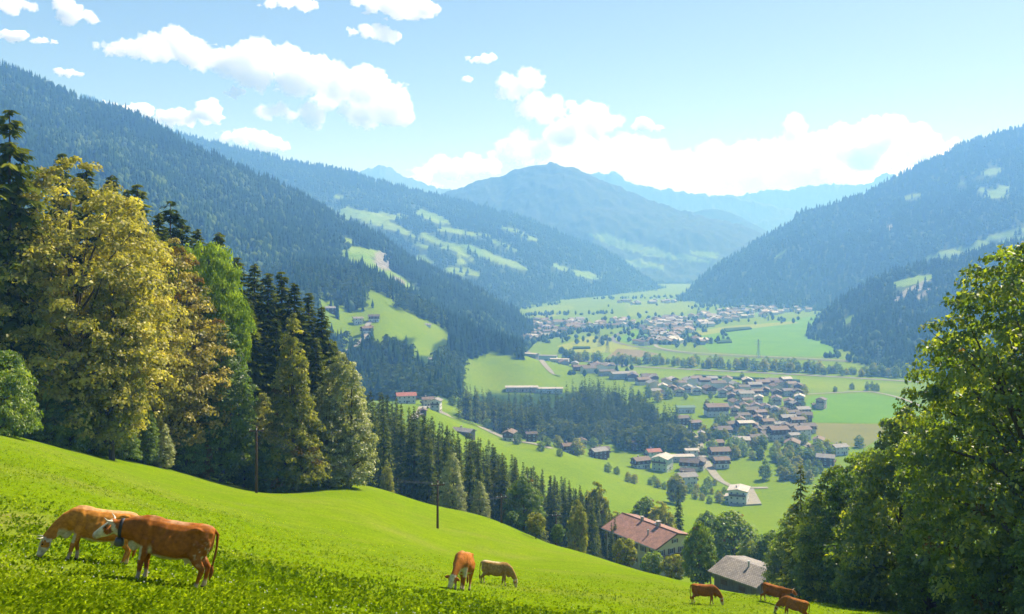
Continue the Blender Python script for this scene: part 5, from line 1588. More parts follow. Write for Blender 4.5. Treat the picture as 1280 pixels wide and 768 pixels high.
far_mb = {}
def far_house_block():
    rngf = np.random.default_rng(33)
    mb = MB()
    mats = [WALLS['white'], WALLS['cream'], ROOFS['brown'], ROOFS['grey'], ROOFS['dark']]
    for poly, cnt in zip(FARV, (60, 60, 70, 8, 8, 0, 0)):
        a = np.array(poly); k = 0
        while k < cnt:
            px, py = rngf.uniform(a[:, 0].min(), a[:, 0].max()), rngf.uniform(a[:, 1].min(), a[:, 1].max())
            if not in_poly(np.array([px]), np.array([py]), poly)[0]: continue
            k += 1
            x, y = on_floor(px, py)
            M = Matrix.Translation((x, y, FLOOR)) @ Matrix.Rotation(rngf.uniform(0, 3.1), 4, 'Z')
            l, w, h = rngf.uniform(5, 8), rngf.uniform(3.5, 5.5), rngf.uniform(4.5, 7)
            mb.box(-l, l, -w, w, -0.5, h, int(rngf.integers(2)), M)
            r = int(rngf.integers(2, 5)); e = w + 0.8; t = 0.3
            for sg in (-1, 1):
                vs = [(-l - .8, sg * e, h - 0.2), (l + .8, sg * e, h - 0.2), (l + .8, 0, h + 1.9), (-l - .8, 0, h + 1.9)]
                vs += [(a_, b_, c_ + t) for a_, b_, c_ in vs]
                mb.add([M @ Vector(v) for v in vs], [(0, 1, 2, 3), (4, 7, 6, 5), (0, 4, 5, 1), (1, 5, 6, 2), (3, 7, 4, 0)], r)
    o = link('far_houses', mb.mesh('far_houses', mats)); tag(o, kind='stuff')
far_house_block()

# ------------------------------------------------------------------ the farmhouse and the barn on the near slope
def corner_house(pL, dL, pR, dR, half_w, rise, H, name, label, cat, wall, roof, upper, barn=False):
    """Placed from its two front eave corners (photo pixel and distance)."""
    A, B = P(*pL, dL), P(*pR, dR)
    z_eave = (A.z + B.z) / 2
    A.z = B.z = 0
    u = (B - A); Lr = u.length; u.normalize()
    v = Vector((-u.y, u.x, 0))          # away from the camera
    if v.y < 0: v = -v
    over = 1.0 if not barn else 0.7
    L = Lr - 2 * over; Wd = 2 * (half_w - over)
    c = (A + B) / 2 + v * half_w
    ang = math.atan2(u.y, u.x)
    slope = rise / half_w
    base_z = z_eave + slope * over - H - 0.25
    return c, ang, L, Wd, base_z, over, slope

c, ang, L, Wd, bz, over, slope = corner_house((751.6, 660), 248, (819.7, 687), 230, 6.7, 2.8, 6.4, '', '', '', '', '', '')
FH = house_parts(L, Wd, 6.4, slope * Wd / 2, 'cream', 'pink', None, True, 0, 6, 3, 2, over=over, shutter=True, far=(3.6, 0.86))
roof_i = [i for i, p in enumerate(FH) if p[0] == 'roof'][0]
kids = []
for (x, y, w, h, cap, nm) in [(-2.5, -0.1, 0.55, 1.1, True, 'chimney'), (3.4, 0.15, 0.8, 1.3, True, 'chimney'), (4.0, -3.6, 0.28, 1.4, True, 'chimney')]:
    m = MB(); zb = 6.4 + slope * (Wd / 2 - abs(y)) - 0.1
    m.box(x - w / 2, x + w / 2, y - w / 2, y + w / 2, zb, zb + h)
    m.box(x - w * 0.7, x + w * 0.7, y - w * 0.7, y + w * 0.7, zb + h + 0.18, zb + h + 0.30)
    for sx in (-1, 1):
        for sy in (-1, 1):
            m.box(x + sx * w * 0.36 - 0.05, x + sx * w * 0.36 + 0.05, y + sy * w * 0.36 - 0.05, y + sy * w * 0.36 + 0.05, zb + h + 0.003, zb + h + 0.177)
    kids.append((nm, m.mesh('chimney', [M_BRICK if w > 0.3 else M_METAL]), None, []))
m = MB(); m.box(1.0, 2.1, 0.5, 1.3, 6.4 + slope * Wd / 2 - 0.31 + 0.2, 6.4 + slope * Wd / 2 - 0.12 + 0.33)
kids.append(('skylight', m.mesh('skylight', [M_GLASS]), None, []))
lo = L / 2 + over; e = Wd / 2 + over
zr = 6.4 + slope * Wd / 2 + 0.05 + 0.22
m = MB(); m.tube([(-lo, 0, zr), (lo, 0, zr)], 0.16, 8)
kids.append(('ridge_cap', m.mesh('ridge_cap', [ROOFS['pink']]), None, []))
for sy in (-1, 1):
    m = MB(); ze = 6.4 - slope * over + 0.12 if sy < 0 else 6.4 + slope * Wd / 2 - 0.239 * (3.6 + over) + 0.12; ye = -(e + 0.08) if sy < 0 else 3.6 + over + 0.08
    m.tube([(-lo, ye, ze), (lo, ye, ze)], 0.09, 6)
    kids.append(('gutter', m.mesh('gutter', [M_METAL]), None, []))
for sx in (-1, 1):
    m = MB()
    for sy in (-1, 1):
        z1 = 6.4 + slope * Wd / 2; ee = e if sy < 0 else 3.6 + over; z0 = 6.4 - slope * over if sy < 0 else z1 - 0.239 * ee
        xa, xb = (lo + 0.003, lo + 0.09) if sx > 0 else (-lo - 0.09, -lo - 0.003)
        vs = [(xa, sy * ee, z0 - 0.05), (xb, sy * ee, z0 - 0.05), (xb, sy * 0.002, z1 - 0.05), (xa, sy * 0.002, z1 - 0.05), (xa, sy * ee, z0 + 0.30), (xb, sy * ee, z0 + 0.30), (xb, sy * 0.002, z1 + 0.30), (xa, sy * 0.002, z1 + 0.30)]
        m.add(vs, [(0, 3, 2, 1), (4, 5, 6, 7), (0, 1, 5, 4), (1, 2, 6, 5), (2, 3, 7, 6), (3, 0, 4, 7)])
    kids.append(('barge_board', m.mesh('barge_board', [WALLS['timber']]), None, []))
FH[roof_i] = (FH[roof_i][0], FH[roof_i][1], None, kids)
spawn('farmhouse', FH, (c.x, c.y, bz), ang, 1, 'large farmhouse with a pink-red tiled roof below the meadow crest', 'farmhouse')
c2, ang2, L2, Wd2, bz2, over2, slope2 = corner_house((884.3, 713.9), 147.4, (945.5, 735.4), 140, 4.1, 1.55, 2.7, '', '', '', '', '', '', True)
BN = house_parts(L2, Wd2, 2.7, slope2 * Wd2 / 2, 'grey_timber', 'shingle', None, False, 0, 2, 1, 1, over=over2, simple=True, far=(3.6, 0.72))
kids = []
m = MB(); zb = 2.7 + slope2 * (Wd2 / 2 - 0.7)
m.tube([(0.4, -0.7, zb), (0.4, -0.7, zb + 1.0)], 0.14, 8); m.tube([(0.4, -0.7, zb + 1.003), (0.4, -0.7, zb + 1.12)], 0.22, 8)
kids.append(('vent_pipe', m.mesh('vent_pipe', [M_METAL]), None, []))
i = [k for k, p in enumerate(BN) if p[0] == 'roof'][0]
BN[i] = (BN[i][0], BN[i][1], None, kids)
for k in range(2):
    m = MB(); m.box(-0.6, 0.6, -0.08, 0.02, 0, 0.7)
    BN.append(('shutter', m.mesh('shutter', [WALLS['timber']]), Matrix.Translation((-2 + 3.4 * k, -Wd2 / 2 - 0.003, 1.2)), []))
m = MB(); m.tube([(-L2 / 2 - 0.45, -Wd2 / 2 - 0.3, -2), (-L2 / 2 - 0.45, -Wd2 / 2 - 0.3, 2.55)], 0.1, 6)
BN.append(('post', m.mesh('post', [WALLS['grey_timber']]), None, []))
spawn('barn', BN, (c2.x, c2.y, bz2), ang2, 1, 'low wooden barn with a weathered grey shingle roof at the bottom edge of the meadow', 'barn')

# the paved yard beside the white house
def yard(poly, mat):
    pts = [cast(*p, d0=300) for p in poly]
    zmax = max(p.z for p in pts) + 0.35
    n = len(pts)
    vs = [(p.x, p.y, zmax) for p in pts] + [(p.x, p.y, p.z - 1.5) for p in pts]
    fs = [tuple(range(n))] + [(k, n + k, n + (k + 1) % n, (k + 1) % n) for k in range(n)]
    o = link('paved_yard', np_mesh('paved_yard', np.array(vs), fs, [mat])); tag(o, kind='structure')
yard([(912, 633), (952, 632), (942, 620), (915, 621)], TRACKM)

# village trees, hedges, orchards
rngv = np.random.default_rng(9)
g_v = 'small trees between the village houses'
HP = [(740 + 0.3125 * a, 460 + 0.3125 * b) for a, b in spots]
n = 0
while n < 96:
    zx, zy = rngv.uniform(180, 1010), rngv.uniform(80, 390)
    if zx < 440 and zy > 150: continue
    px, py = 740 + 0.3125 * zx, 460 + 0.3125 * zy
    if px > 1008 and py < 560: continue
    if py > 578 and px < 965: continue
    if min(math.hypot(px - a, (py - b) * 1.6) for a, b in HP) < 5.0: continue
    x, y = on_floor(px, py)
    plant(['far_leafy', 'far_leafy_b', 'far_leafy_c'][n % 3], 0, 0, h=rngv.uniform(6, 12), xy=(x, y), label='small green garden tree between the houses of the village', group=g_v, name='garden_tree'); n += 1
g_h = 'trees in the hedge line along the valley road'
for i in range(74):
    t = i / 73
    px = 712 + t * 430 + rngv.uniform(-3, 3); py = np.interp(px, [700, 760, 800, 900, 1000, 1140], [452, 459, 458, 463, 468, 476]) - 3 + rngv.uniform(-1.5, 2)
    x, y = on_floor(px, py)
    plant(['far_leafy', 'far_leafy_c', 'far_leafy_b'][i % 3], 0, 0, h=rngv.uniform(8, 16), xy=(x, y), label='bluish green tree in the hedge line that crosses the valley fields', group=g_h, name='hedge_tree')
g_o = 'orchard trees in rows right of the olive field'
for i in range(46):
    px, py = rngv.uniform(965, 1030), rngv.uniform(566, 606)
    x, y = on_floor(px, py)
    plant(['far_leafy', 'far_leafy_b'][i % 2], 0, 0, h=rngv.uniform(5, 9), xy=(x, y), label='small round orchard tree on the grass at the lower right of the village', group=g_o, name='orchard_tree')
g_g = 'garden bushes and trees below the lower village'
for i, (zx, zy) in enumerate([(235, 470), (262, 480), (290, 486), (320, 480), (248, 455), (420, 500), (450, 510), (480, 505), (505, 520), (440, 530), (470, 545), (510, 540), (530, 520), (410, 525), (390, 500), (490, 470), (465, 480), (340, 470), (360, 500), (395, 470)]):
    c = cast(740 + 0.3125 * zx, 460 + 0.3125 * zy, d0=350)
    plant(['far_leafy', 'far_leafy_b'][i % 2], 0, 0, h=rngv.uniform(4, 7), xy=(c.x, c.y), label='grey-green garden tree in the thicket between the lower village and the lone white house', group=g_g, name='garden_tree')
for zx, zy, h, key, lab in [(65, 420, 6, 'far_leafy', 'small tree in a pair alone on the second meadow, left one'), (100, 428, 5, 'far_leafy', 'small tree in a pair alone on the second meadow, right one'), (145, 460, 6, 'far_leafy_b', 'lone little fruit tree lower on the second meadow'), (170, 466, 6, 'far_leafy_b', 'second little fruit tree lower on the second meadow'),
                         (338, 550, 16, 'fruit_tree', 'round tree with a rusty red top standing at the edge of the second meadow'), (692, 448, 13, 'far_leafy_c', 'dark solitary tree at the right edge of the olive field'), (672, 365, 10, 'far_leafy_c', 'dark upright tree above the olive field'), (606, 352, 10, 'far_leafy', 'round dark tree at the upper edge of the olive field'),
                         (1070, 318, 9, 'far_leafy', 'lone green tree at the right edge of the mown olive field'), (1100, 90, 9, 'far_leafy_c', 'tree by the field road near the right wood, first of three'), (1120, 88, 9, 'far_leafy_c', 'tree by the field road near the right wood, second of three'), (1138, 92, 8, 'far_leafy', 'tree by the field road near the right wood, third of three'), (1040, 86, 7, 'far_leafy', 'small tree by the field road'), (972, 96, 6, 'far_leafy', 'bush beside the field road left of the small tree'), (600, 48, 9, 'far_leafy_c', 'tree standing at the left of the wide green strip')]:
    c = cast(740 + 0.3125 * zx, 460 + 0.3125 * zy, d0=350)
    plant(key, 0, 0, h=h, xy=(c.x, c.y), label=lab, name='tree')
for px, py, h in [(655, 548, 6), (646, 556, 8), (684, 560, 7), (697, 560, 9), (676, 566, 6), (722, 570, 12), (742, 560, 8), (700, 572, 5), (620, 535, 9), (612, 530, 9), (604, 524, 8), (595, 518, 8), (586, 514, 8), (576, 512, 8), (566, 508, 8), (610, 538, 8)]:
    c = cast(px, py, d0=420)
    plant('far_leafy' if h < 8.5 else 'far_leafy_b', 0, 0, h=h, xy=(c.x, c.y), label='round bushy tree along the track at the top of the second meadow', group='trees along the upper edge of the second meadow', name='tree')
# scattered trees round the far villages: one mass
pp = []
for poly, cnt in zip(FARV, (110, 60, 150, 30, 6, 6, 20)):
    a = np.array(poly, float); k = 0
    while k < cnt:
        px, py = rngv.uniform(a[:, 0].min() - 6, a[:, 0].max() + 6), rngv.uniform(a[:, 1].min() - 1, a[:, 1].max() + 2)
        k += 1
        x, y = on_floor(px, max(py, 372)); pp.append((x, y, FLOOR))
for (x0, y0, x1, y1, cnt) in [(642, 436, 700, 420, 60), (700, 420, 800, 406, 40), (700, 440, 716, 452, 30), (650, 395, 770, 392, 40), (642, 388, 700, 380, 30), (1020, 392, 1050, 450, 30), (1030, 446, 1140, 466, 50), (858, 384, 1020, 384, 60), (740, 374, 860, 372, 50), (655, 440, 664, 432, 30)]:
    for k in range(cnt):
        t = rngv.uniform(); x, y = on_floor(x0 + (x1 - x0) * t + rngv.uniform(-2, 2), y0 + (y1 - y0) * t + rngv.uniform(-1.2, 1.2)); pp.append((x, y, FLOOR))
pp = np.array(pp); m = len(pp)
scatter_mesh('far_trees', pp, rngv.uniform(5, 12, m), rngv.uniform(2.4, 4.6, m), rngv.normal(0.62, 0.2, m), (TB, T4), (rngv.uniform(size=m) < 0.2).astype(int), L_FOREST, rngv)

# ------------------------------------------------------------------ pylons and wooden poles with wires
M_STEEL = mat_noise('galvanised_steel', (0.20, 0.22, 0.23), (0.28, 0.30, 0.31), 2.0, 0.5, 0.4)
def pylon_parts(H):
    lat = MB(); w0, w1 = H * 0.085, H * 0.02
    def wd(t): return w0 + (w1 - w0) * min(1, t / 0.72)
    cs = [(-1, -1), (1, -1), (1, 1), (-1, 1)]
    lv = [0, 0.2, 0.38, 0.52, 0.64, 0.74, 0.86, 1.0]
    legs = []
    for sx, sy in cs:
        b = MB(); b.tube([(sx * wd(t), sy * wd(t), H * t) for t in lv], 0.16, 4); legs.append(('leg', b.mesh('leg', [M_STEEL]), None, []))
    for a, c in zip(lv[:-1], lv[1:]):
        for i in range(4):
            p, q = cs[i], cs[(i + 1) % 4]
            lat.tube([(p[0] * wd(a), p[1] * wd(a), H * a), (q[0] * wd(c), q[1] * wd(c), H * c)], 0.08, 3)
            lat.tube([(q[0] * wd(a), q[1] * wd(a), H * a), (p[0] * wd(c), p[1] * wd(c), H * c)], 0.08, 3)
    parts = legs + [('lattice', lat.mesh('lattice', [M_STEEL]), None, [])]
    for t, al in ((0.66, 0.17), (0.78, 0.22), (0.92, 0.14)):
        b = MB(); z = H * t
        for s in (-1, 1):
            b.tube([(0, 0.3, z), (s * H * al, 0, z + 0.4)], 0.12, 4); b.tube([(0, 0, z + 1.6), (s * H * al, 0, z + 0.4)], 0.10, 4)
            b.tube([(s * H * al, 0, z + 0.4), (s * H * al, 0, z - 1.2)], 0.09, 4)
        parts.append(('cross_arm', b.mesh('cross_arm', [M_STEEL]), None, []))
    return parts
PY = pylon_parts(26)
for px, py, lab in [(749, 434, 'lattice power pylon left of the railway bend, farther of two'), (759.5, 441, 'lattice power pylon by the bare brown field'), (948, 448, 'lattice power pylon alone on the wide green field at the right'), (1098, 461, 'lattice power pylon in front of the dark wooded spur')]:
    x, y = on_floor(px, py)
    spawn('power_pylon', PY, (x, y, FLOOR), R(25), 1, lab, 'pylon', 'lattice pylons crossing the valley')

M_POLE = mat_noise('pole_wood', (0.055, 0.032, 0.018), (0.11, 0.065, 0.038), 3.0, 0.85, 0.1, stretch=(5, 5, 0.5))
M_WIRE = mat_noise('wire', (0.05, 0.05, 0.05), (0.09, 0.09, 0.09), 3.0, 0.5, 0.3)
def pole(px, d, top_py, label, arm=1.5, rz=0.3):
    x = X(px, d); z = Z(x, d); h = -(top_py - HY) / FPX * d - z
    po = MB(); po.tube([(0, 0, -0.6), (0, 0, h * 0.6), (0, 0, h)], [0.15, 0.12, 0.10], 8)
    ca = MB(); ca.box(-arm / 2, arm / 2, -0.16, -0.05, h - 0.55, h - 0.43)
    parts = [('post', po.mesh('post', [M_POLE], True), None, []), ('cross_arm', ca.mesh('cross_arm', [M_POLE]), None, [])]
    for k in (-1, 0, 1):
        i = MB(); i.tube([(k * arm * 0.42, -0.1, h - 0.43), (k * arm * 0.42, -0.1, h - 0.30), (k * arm * 0.42, -0.1, h - 0.22)], [0.035, 0.055, 0.03], 6)
        parts.append(('insulator', i.mesh('insulator', [M_FRAME]), None, []))
    spawn('wooden_pole', parts, (x, d, z), rz, 1, label, 'pole', 'wooden poles carrying the wires down the meadow')
    return [Vector((x + k * arm * 0.42 * math.cos(rz), d + k * arm * 0.42 * math.sin(rz), z + h - 0.25)) for k in (-1, 0, 1)]
T1 = pole(320.5, 108, 533, 'brown wooden pole in front of the left wood, tallest in view', 1.7)
T2_ = pole(547, 112, 601, 'dark wooden pole standing alone in the open meadow', 1.6)
T3_ = pole(626.5, 148, 618, 'grey wooden pole on the meadow crest in front of the spruce row', 1.6)
T4 = pole(695, 165, 641, 'shortest wooden pole, half hidden by the orchard trees at the crest', 1.6)
T0 = [Vector((X(215, 112) , 112, -(530 - HY) / FPX * 112 + 0.2)) + Vector((k * 0.5, 0, 0)) for k in (-1, 0, 1)]
def wires(A, B, label, sag):
    parts = []
    o = (A[1] + B[1]) / 2
    for a, b in zip(A, B):
        m = MB(); pts = []
        for i in range(15):
            t = i / 14; p = a.lerp(b, t) - o; p.z -= sag * 4 * t * (1 - t); pts.append(p)
        m.tube(pts, 0.013, 4, caps=False)
        parts.append(('wire', m.mesh('wire', [M_WIRE]), None, []))
    spawn('overhead_wires', parts, o, 0, 1, label, 'wires', 'wires strung between the wooden poles')
wires(T1, T2_, 'thin wires sagging from the tallest pole to the pole in the open meadow', 1.6)
wires(T2_, T3_, 'thin wires from the pole in the open meadow to the pole on the crest', 1.2)
wires(T3_, T4, 'thin wires from the crest pole down to the shortest pole', 1.0)
# ------------------------------------------------------------------ cows
def mat_cow():
    m, n, l, b = mat_base('cow_coat', 0.78, 0.10)
    at = n.new('ShaderNodeAttribute'); at.attribute_name = 'coat'
    tc = n.new('ShaderNodeTexCoord')
    nz = n.new('ShaderNodeTexNoise'); nz.inputs['Scale'].default_value = 9; nz.inputs['Detail'].default_value = 6; nz.inputs['Roughness'].default_value = 0.7
    cr = n.new('ShaderNodeValToRGB'); cr.color_ramp.elements[0].position = 0.3; cr.color_ramp.elements[1].position = 0.72
    cr.color_ramp.elements[0].color = (0.50, 0.46, 0.42, 1); cr.color_ramp.elements[1].color = (1.3, 1.3, 1.25, 1)
    mp = n.new('ShaderNodeMapping'); mp.inputs['Scale'].default_value = (1.0, 1.0, 1.0)
    mx = n.new('ShaderNodeMix'); mx.data_type = 'RGBA'; mx.blend_type = 'MULTIPLY'; mx.inputs['Factor'].default_value = 1
    l.new(tc.outputs['Object'], mp.inputs[0]); l.new(mp.outputs[0], nz.inputs['Vector'])
    l.new(nz.outputs['Fac'], cr.inputs[0]); l.new(at.outputs['Color'], mx.inputs['A']); l.new(cr.outputs[0], mx.inputs['B'])
    l.new(mx.outputs['Result'], b.inputs['Base Color'])
    n2 = n.new('ShaderNodeTexNoise'); n2.inputs['Scale'].default_value = 60; n2.inputs['Detail'].default_value = 3
    l.new(tc.outputs['Object'], n2.inputs['Vector'])
    bp = n.new('ShaderNodeBump'); bp.inputs['Strength'].default_value = 0.25; bp.inputs['Distance'].default_value = 0.01
    l.new(n2.outputs['Fac'], bp.inputs['Height']); l.new(bp.outputs[0], b.inputs['Normal'])
    
    return m
M_COW = mat_cow()
M_HORN = mat_noise('horn', (0.45, 0.40, 0.30), (0.60, 0.55, 0.44), 8, 0.45, 0.4)
M_HOOF = mat_noise('hoof', (0.03, 0.025, 0.02), (0.07, 0.055, 0.045), 8, 0.6, 0.3)
M_EYE, _a1, _a2, _b = mat_base('cow_eye', 0.1, 0.6); _b.inputs['Base Color'].default_value = (0.008, 0.006, 0.005, 1)
M_COLLAR = mat_noise('collar_leather', (0.02, 0.019, 0.02), (0.045, 0.042, 0.042), 9, 0.6, 0.3)
M_BELL = mat_noise('bell_metal', (0.06, 0.065, 0.07), (0.12, 0.125, 0.13), 6, 0.42, 0.5, metallic=0.6)
M_NOSE = mat_noise('muzzle_skin', (0.42, 0.26, 0.22), (0.55, 0.36, 0.31), 12, 0.5, 0.3)

def ring(c, t, up, hw, hh, n=16, sq=0.0):
    t = Vector(t).normalized(); up = Vector(up); up = (up - t * up.dot(t)).normalized(); s = up.cross(t)
    out = []
    for k in range(n):
        a = 2 * math.pi * k / n
        ca, sa = math.cos(a), math.sin(a)
        e = 1 - sq * 0.25
        cx = math.copysign(abs(ca) ** e, ca); cy_ = math.copysign(abs(sa) ** e, sa)
        out.append(Vector(c) + s * hw * cx + up * hh * cy_)
    return out

def cow(name, xy, heading, pose, coat, label, scale=1.0, horns=True, bell=False, legs=(0.08, -0.06, 0.05, -0.10), face='white', seed=1, belly_white=True, lying=False, patches=0.35, nose_turn=0.0, roll=0.0, pale_back=0.3, mottled=False, group='cows grazing on the near meadow'):
    rng = np.random.default_rng(seed)
    mb = MB()
    # trunk
    R_ = [(-0.86, 1.17, 0.07, 0.09), (-0.84, 1.13, 0.16, 0.19), (-0.76, 1.09, 0.22, 0.285), (-0.62, 1.06, 0.265, 0.335), (-0.42, 1.02, 0.29, 0.365), (-0.15, 0.965, 0.325, 0.405), (0.12, 0.955, 0.33, 0.415), (0.36, 0.985, 0.29, 0.395),
          (0.56, 1.03, 0.245, 0.365), (0.70, 1.05, 0.205, 0.31), (0.82, 1.05, 0.15, 0.22), (0.86, 1.05, 0.06, 0.09)]
    mb.loft([ring((x, 0, z), (1, 0, 0), (0, 0, 1), w, h, 18, 0.5) for x, z, w, h in R_])
    # hooks, pins, withers, shoulder
    def ball(c, r, s=(1, 1, 1)):
        mb.add([Vector((v[0] * r * s[0] + c[0], v[1] * r * s[1] + c[1], v[2] * r * s[2] + c[2])) for v in ICO2[0]], [tuple(f) for f in ICO2[1]])
    for sg in (-1, 1):
        ball((-0.50, sg * 0.225, 1.30), 0.065, (1.9, 0.8, 0.8))
        ball((-0.80, sg * 0.12, 1.24), 0.055)
        ball((0.50, sg * 0.19, 1.05), 0.16, (0.9, 0.55, 1.6))
        ball((-0.62, sg * 0.17, 0.98), 0.20, (1.15, 0.62, 1.55))
        ball((0.0, sg * 0.30, 0.90), 0.16, (2.4, 0.5, 1.4))
    ball((0.48, 0, 1.375), 0.09, (2.6, 0.6, 0.5))
    ball((-0.78, 0, 1.27), 0.07, (1.4, 0.9, 0.6))
    ball((-0.42, 0, 0.62), 0.13, (1.25, 1.0, 0.8))
    for sg in (-1, 1):
        for dx in (-0.07, 0.07):
            mb.tube([(-0.42 + dx, sg * 0.06, 0.58), (-0.42 + dx, sg * 0.06, 0.47)], [0.028, 0.018], 6)
    # neck and head
    if pose == 'graze':
        nk = [((0.62, 0, 1.08), 0.21, 0.30), ((0.84, 0, 0.97), 0.16, 0.24), ((1.02, nose_turn * 0.3, 0.78), 0.125, 0.185), ((1.17, nose_turn * 0.6, 0.57), 0.105, 0.145), ((1.24, nose_turn * 0.75, 0.46), 0.10, 0.12)]
        poll = Vector((1.25, nose_turn * 0.8, 0.52)); nose = Vector((1.33, nose_turn * 1.35, 0.05))
    elif pose == 'low':
        nk = [((0.62, 0, 1.10), 0.21, 0.30), ((0.86, 0, 1.08), 0.17, 0.26), ((1.06, 0, 1.05), 0.135, 0.215), ((1.22, 0, 1.05), 0.115, 0.165), ((1.30, 0, 1.04), 0.105, 0.13)]
        poll = Vector((1.30, 0, 1.14)); nose = Vector((1.70, nose_turn, 0.80))
    else:   # level
        nk = [((0.62, 0, 1.10), 0.20, 0.28), ((0.86, 0, 1.16), 0.15, 0.22), ((1.04, 0, 1.22), 0.12, 0.18), ((1.17, 0, 1.27), 0.105, 0.14), ((1.24, 0, 1.28), 0.10, 0.12)]
        poll = Vector((1.24, 0, 1.36)); nose = Vector((1.62, nose_turn, 1.10))
    rr = []
    for i, (c, w, h) in enumerate(nk):
        a = Vector(nk[max(i - 1, 0)][0]); b = Vector(nk[min(i + 1, len(nk) - 1)][0])
        rr.append(ring(c, b - a, (0, 0, 1) if abs((b - a).normalized().z) < 0.9 else (1, 0, 0.3), w, h, 14))
    mb.loft(rr)
    # dewlap
    ball((0.80, 0, 0.80 if pose != 'graze' else 0.72), 0.13, (1.2, 0.35, 1.5))
    ax = (nose - poll); hl = ax.length; ax.normalize()
    hup = Vector((0, 0, 1)) if abs(ax.z) < 0.8 else Vector((1, 0, 0.2))
    hup = (hup - ax * hup.dot(ax)).normalized(); hs = hup.cross(ax)
    HR = [(-0.05, 0.085, 0.09, -0.01), (0.04, 0.115, 0.125, -0.04), (0.16, 0.125, 0.14, -0.06), (0.28, 0.105, 0.125, -0.055), (0.38, 0.085, 0.098, -0.045), (0.46, 0.085, 0.085, -0.04), (0.515, 0.075, 0.07, -0.045), (0.53, 0.045, 0.04, -0.045)]
    k_ = hl / 0.53
    mb.loft([ring(poll + ax * (t * k_) + hup * o, ax, hup, w, h, 14, 0.3) for t, w, h, o in HR])
    ball(tuple(poll + ax * 0.02 + hup * 0.02), 0.075, (1, 1.2, 1))
    # legs
    gl = [0.0] * 4
    hoofs = []
    def leg(i, x, y, front):
        dx = legs[i]
        if front:
            p = [(x - 0.02, y, 0.98), (x, y * 1.02, 0.74), (x + 0.02 + dx * 0.45, y * 0.95, 0.42), (x + 0.0 + dx * 0.8, y * 0.92, 0.20), (x + 0.01 + dx, y * 0.92, 0.09), (x + 0.035 + dx, y * 0.92, 0.0)]
            r = [0.15, 0.105, 0.066, 0.045, 0.052, 0.060]
        else:
            p = [(x, y * 0.85, 1.0), (x + 0.10, y, 0.78), (x - 0.02 + dx * 0.2, y, 0.60), (x - 0.15 + dx * 0.5, y * 0.92, 0.46), (x - 0.11 + dx * 0.8, y * 0.92, 0.22), (x - 0.09 + dx, y * 0.92, 0.09), (x - 0.055 + dx, y * 0.92, 0.0)]
            r = [0.20, 0.165, 0.105, 0.068, 0.046, 0.054, 0.062]
        mb.tube(p, r, 10)
        hoofs.append(p[-1])
    leg(0, 0.52, 0.17, True); leg(1, 0.52, -0.17, True); leg(2, -0.62, 0.18, False); leg(3, -0.62, -0.18, False)
    me = remeshed(np.array([tuple(v) for v in mb.v]), mb.f, 0.028 if scale in (0.90, 0.84) else 0.04, 2)
    nv = len(me.vertices)
    co = np.empty(nv * 3, np.float32); me.vertices.foreach_get('co', co); co = co.reshape(-1, 3).astype(float)
    nr = np.empty(nv * 3, np.float32); me.vertices.foreach_get('normal', nr); nr = nr.reshape(-1, 3)
    # muscle and rib relief
    rel = 0.006 * fbm(co * 5.0 + seed, 3, seed)
    ribs = 0.011 * np.sin((co[:, 0] * 1.0 + co[:, 2] * 0.25) * 46) * np.exp(-((co[:, 0] - 0.02) / 0.28) ** 2) * np.exp(-((co[:, 2] - 1.08) / 0.16) ** 2) * (np.abs(co[:, 1]) > 0.2)
    flank = -0.022 * np.exp(-(((co[:, 0] + 0.36) / 0.09) ** 2 + ((co[:, 2] - 1.18) / 0.09) ** 2)) * (np.abs(co[:, 1]) > 0.12)
    sh = -0.018 * np.exp(-((co[:, 0] - 0.40 - (co[:, 2] - 1.0) * 0.2) / 0.035) ** 2) * np.exp(-((co[:, 2] - 1.05) / 0.22) ** 2) * (np.abs(co[:, 1]) > 0.12)
    co = co + nr * (rel + ribs + flank + sh)[:, None]
    me.vertices.foreach_set('co', co.ravel().astype(np.float32))
    # coat colours, patch by patch
    base = np.array(coat, float)
    nzz = fbm(co * 4.0 + seed * 7, 4, seed + 3)
    nz2 = fbm(co * 1.6 + seed * 3, 3, seed + 4)
    col = base[None] * (1 + 0.22 * nz2[:, None])
    white = np.array([0.60, 0.52, 0.38])
    w = np.zeros(nv)
    tpos = (co - np.array(poll)) @ np.array(ax)
    lat = np.abs((co - np.array(poll)) @ np.array(hs)); hgt = (co - np.array(poll)) @ np.array(hup)
    ishead = (tpos > -0.02) & (lat < 0.2) & (np.linalg.norm(co - np.array(poll + ax * hl * 0.5), axis=1) < 0.42)
    if face == 'white':
        cheek = (np.exp(-((tpos / k_ - 0.16) / 0.09) ** 2) > 0.45) & (lat > 0.085)
        w = np.where(ishead & ~cheek, 1.0, w)
    elif face == 'blaze':
        w = np.where(ishead & ((lat < 0.05 + 0.03 * nzz) & (hgt > -0.02) | (tpos / k_ > 0.40)), 1.0, w)
    if belly_white:
        w = np.maximum(w, sstep(0.02, -0.05, co[:, 2] - 0.66 - 0.06 * nzz) * (co[:, 2] > 0.45) * (co[:, 0] < 0.40) * (co[:, 0] > -0.50))
        w = np.maximum(w, sstep(0.02, -0.06, co[:, 2] - 0.80 - 0.12 * nzz) * (co[:, 0] > 0.55) * (co[:, 0] < 1.0) * (co[:, 2] > 0.5))
    w = np.maximum(w, sstep(0.04, -0.06, co[:, 2] - 0.20 - 0.16 * nzz) * (co[:, 2] < 0.5) * ~ishead * 0.7)
    w = np.maximum(w, pale_back * sstep(0.0, 0.3, nz2 + 0.1) * sstep(1.30, 1.37, co[:, 2]) * (np.abs(co[:, 1]) < 0.14))
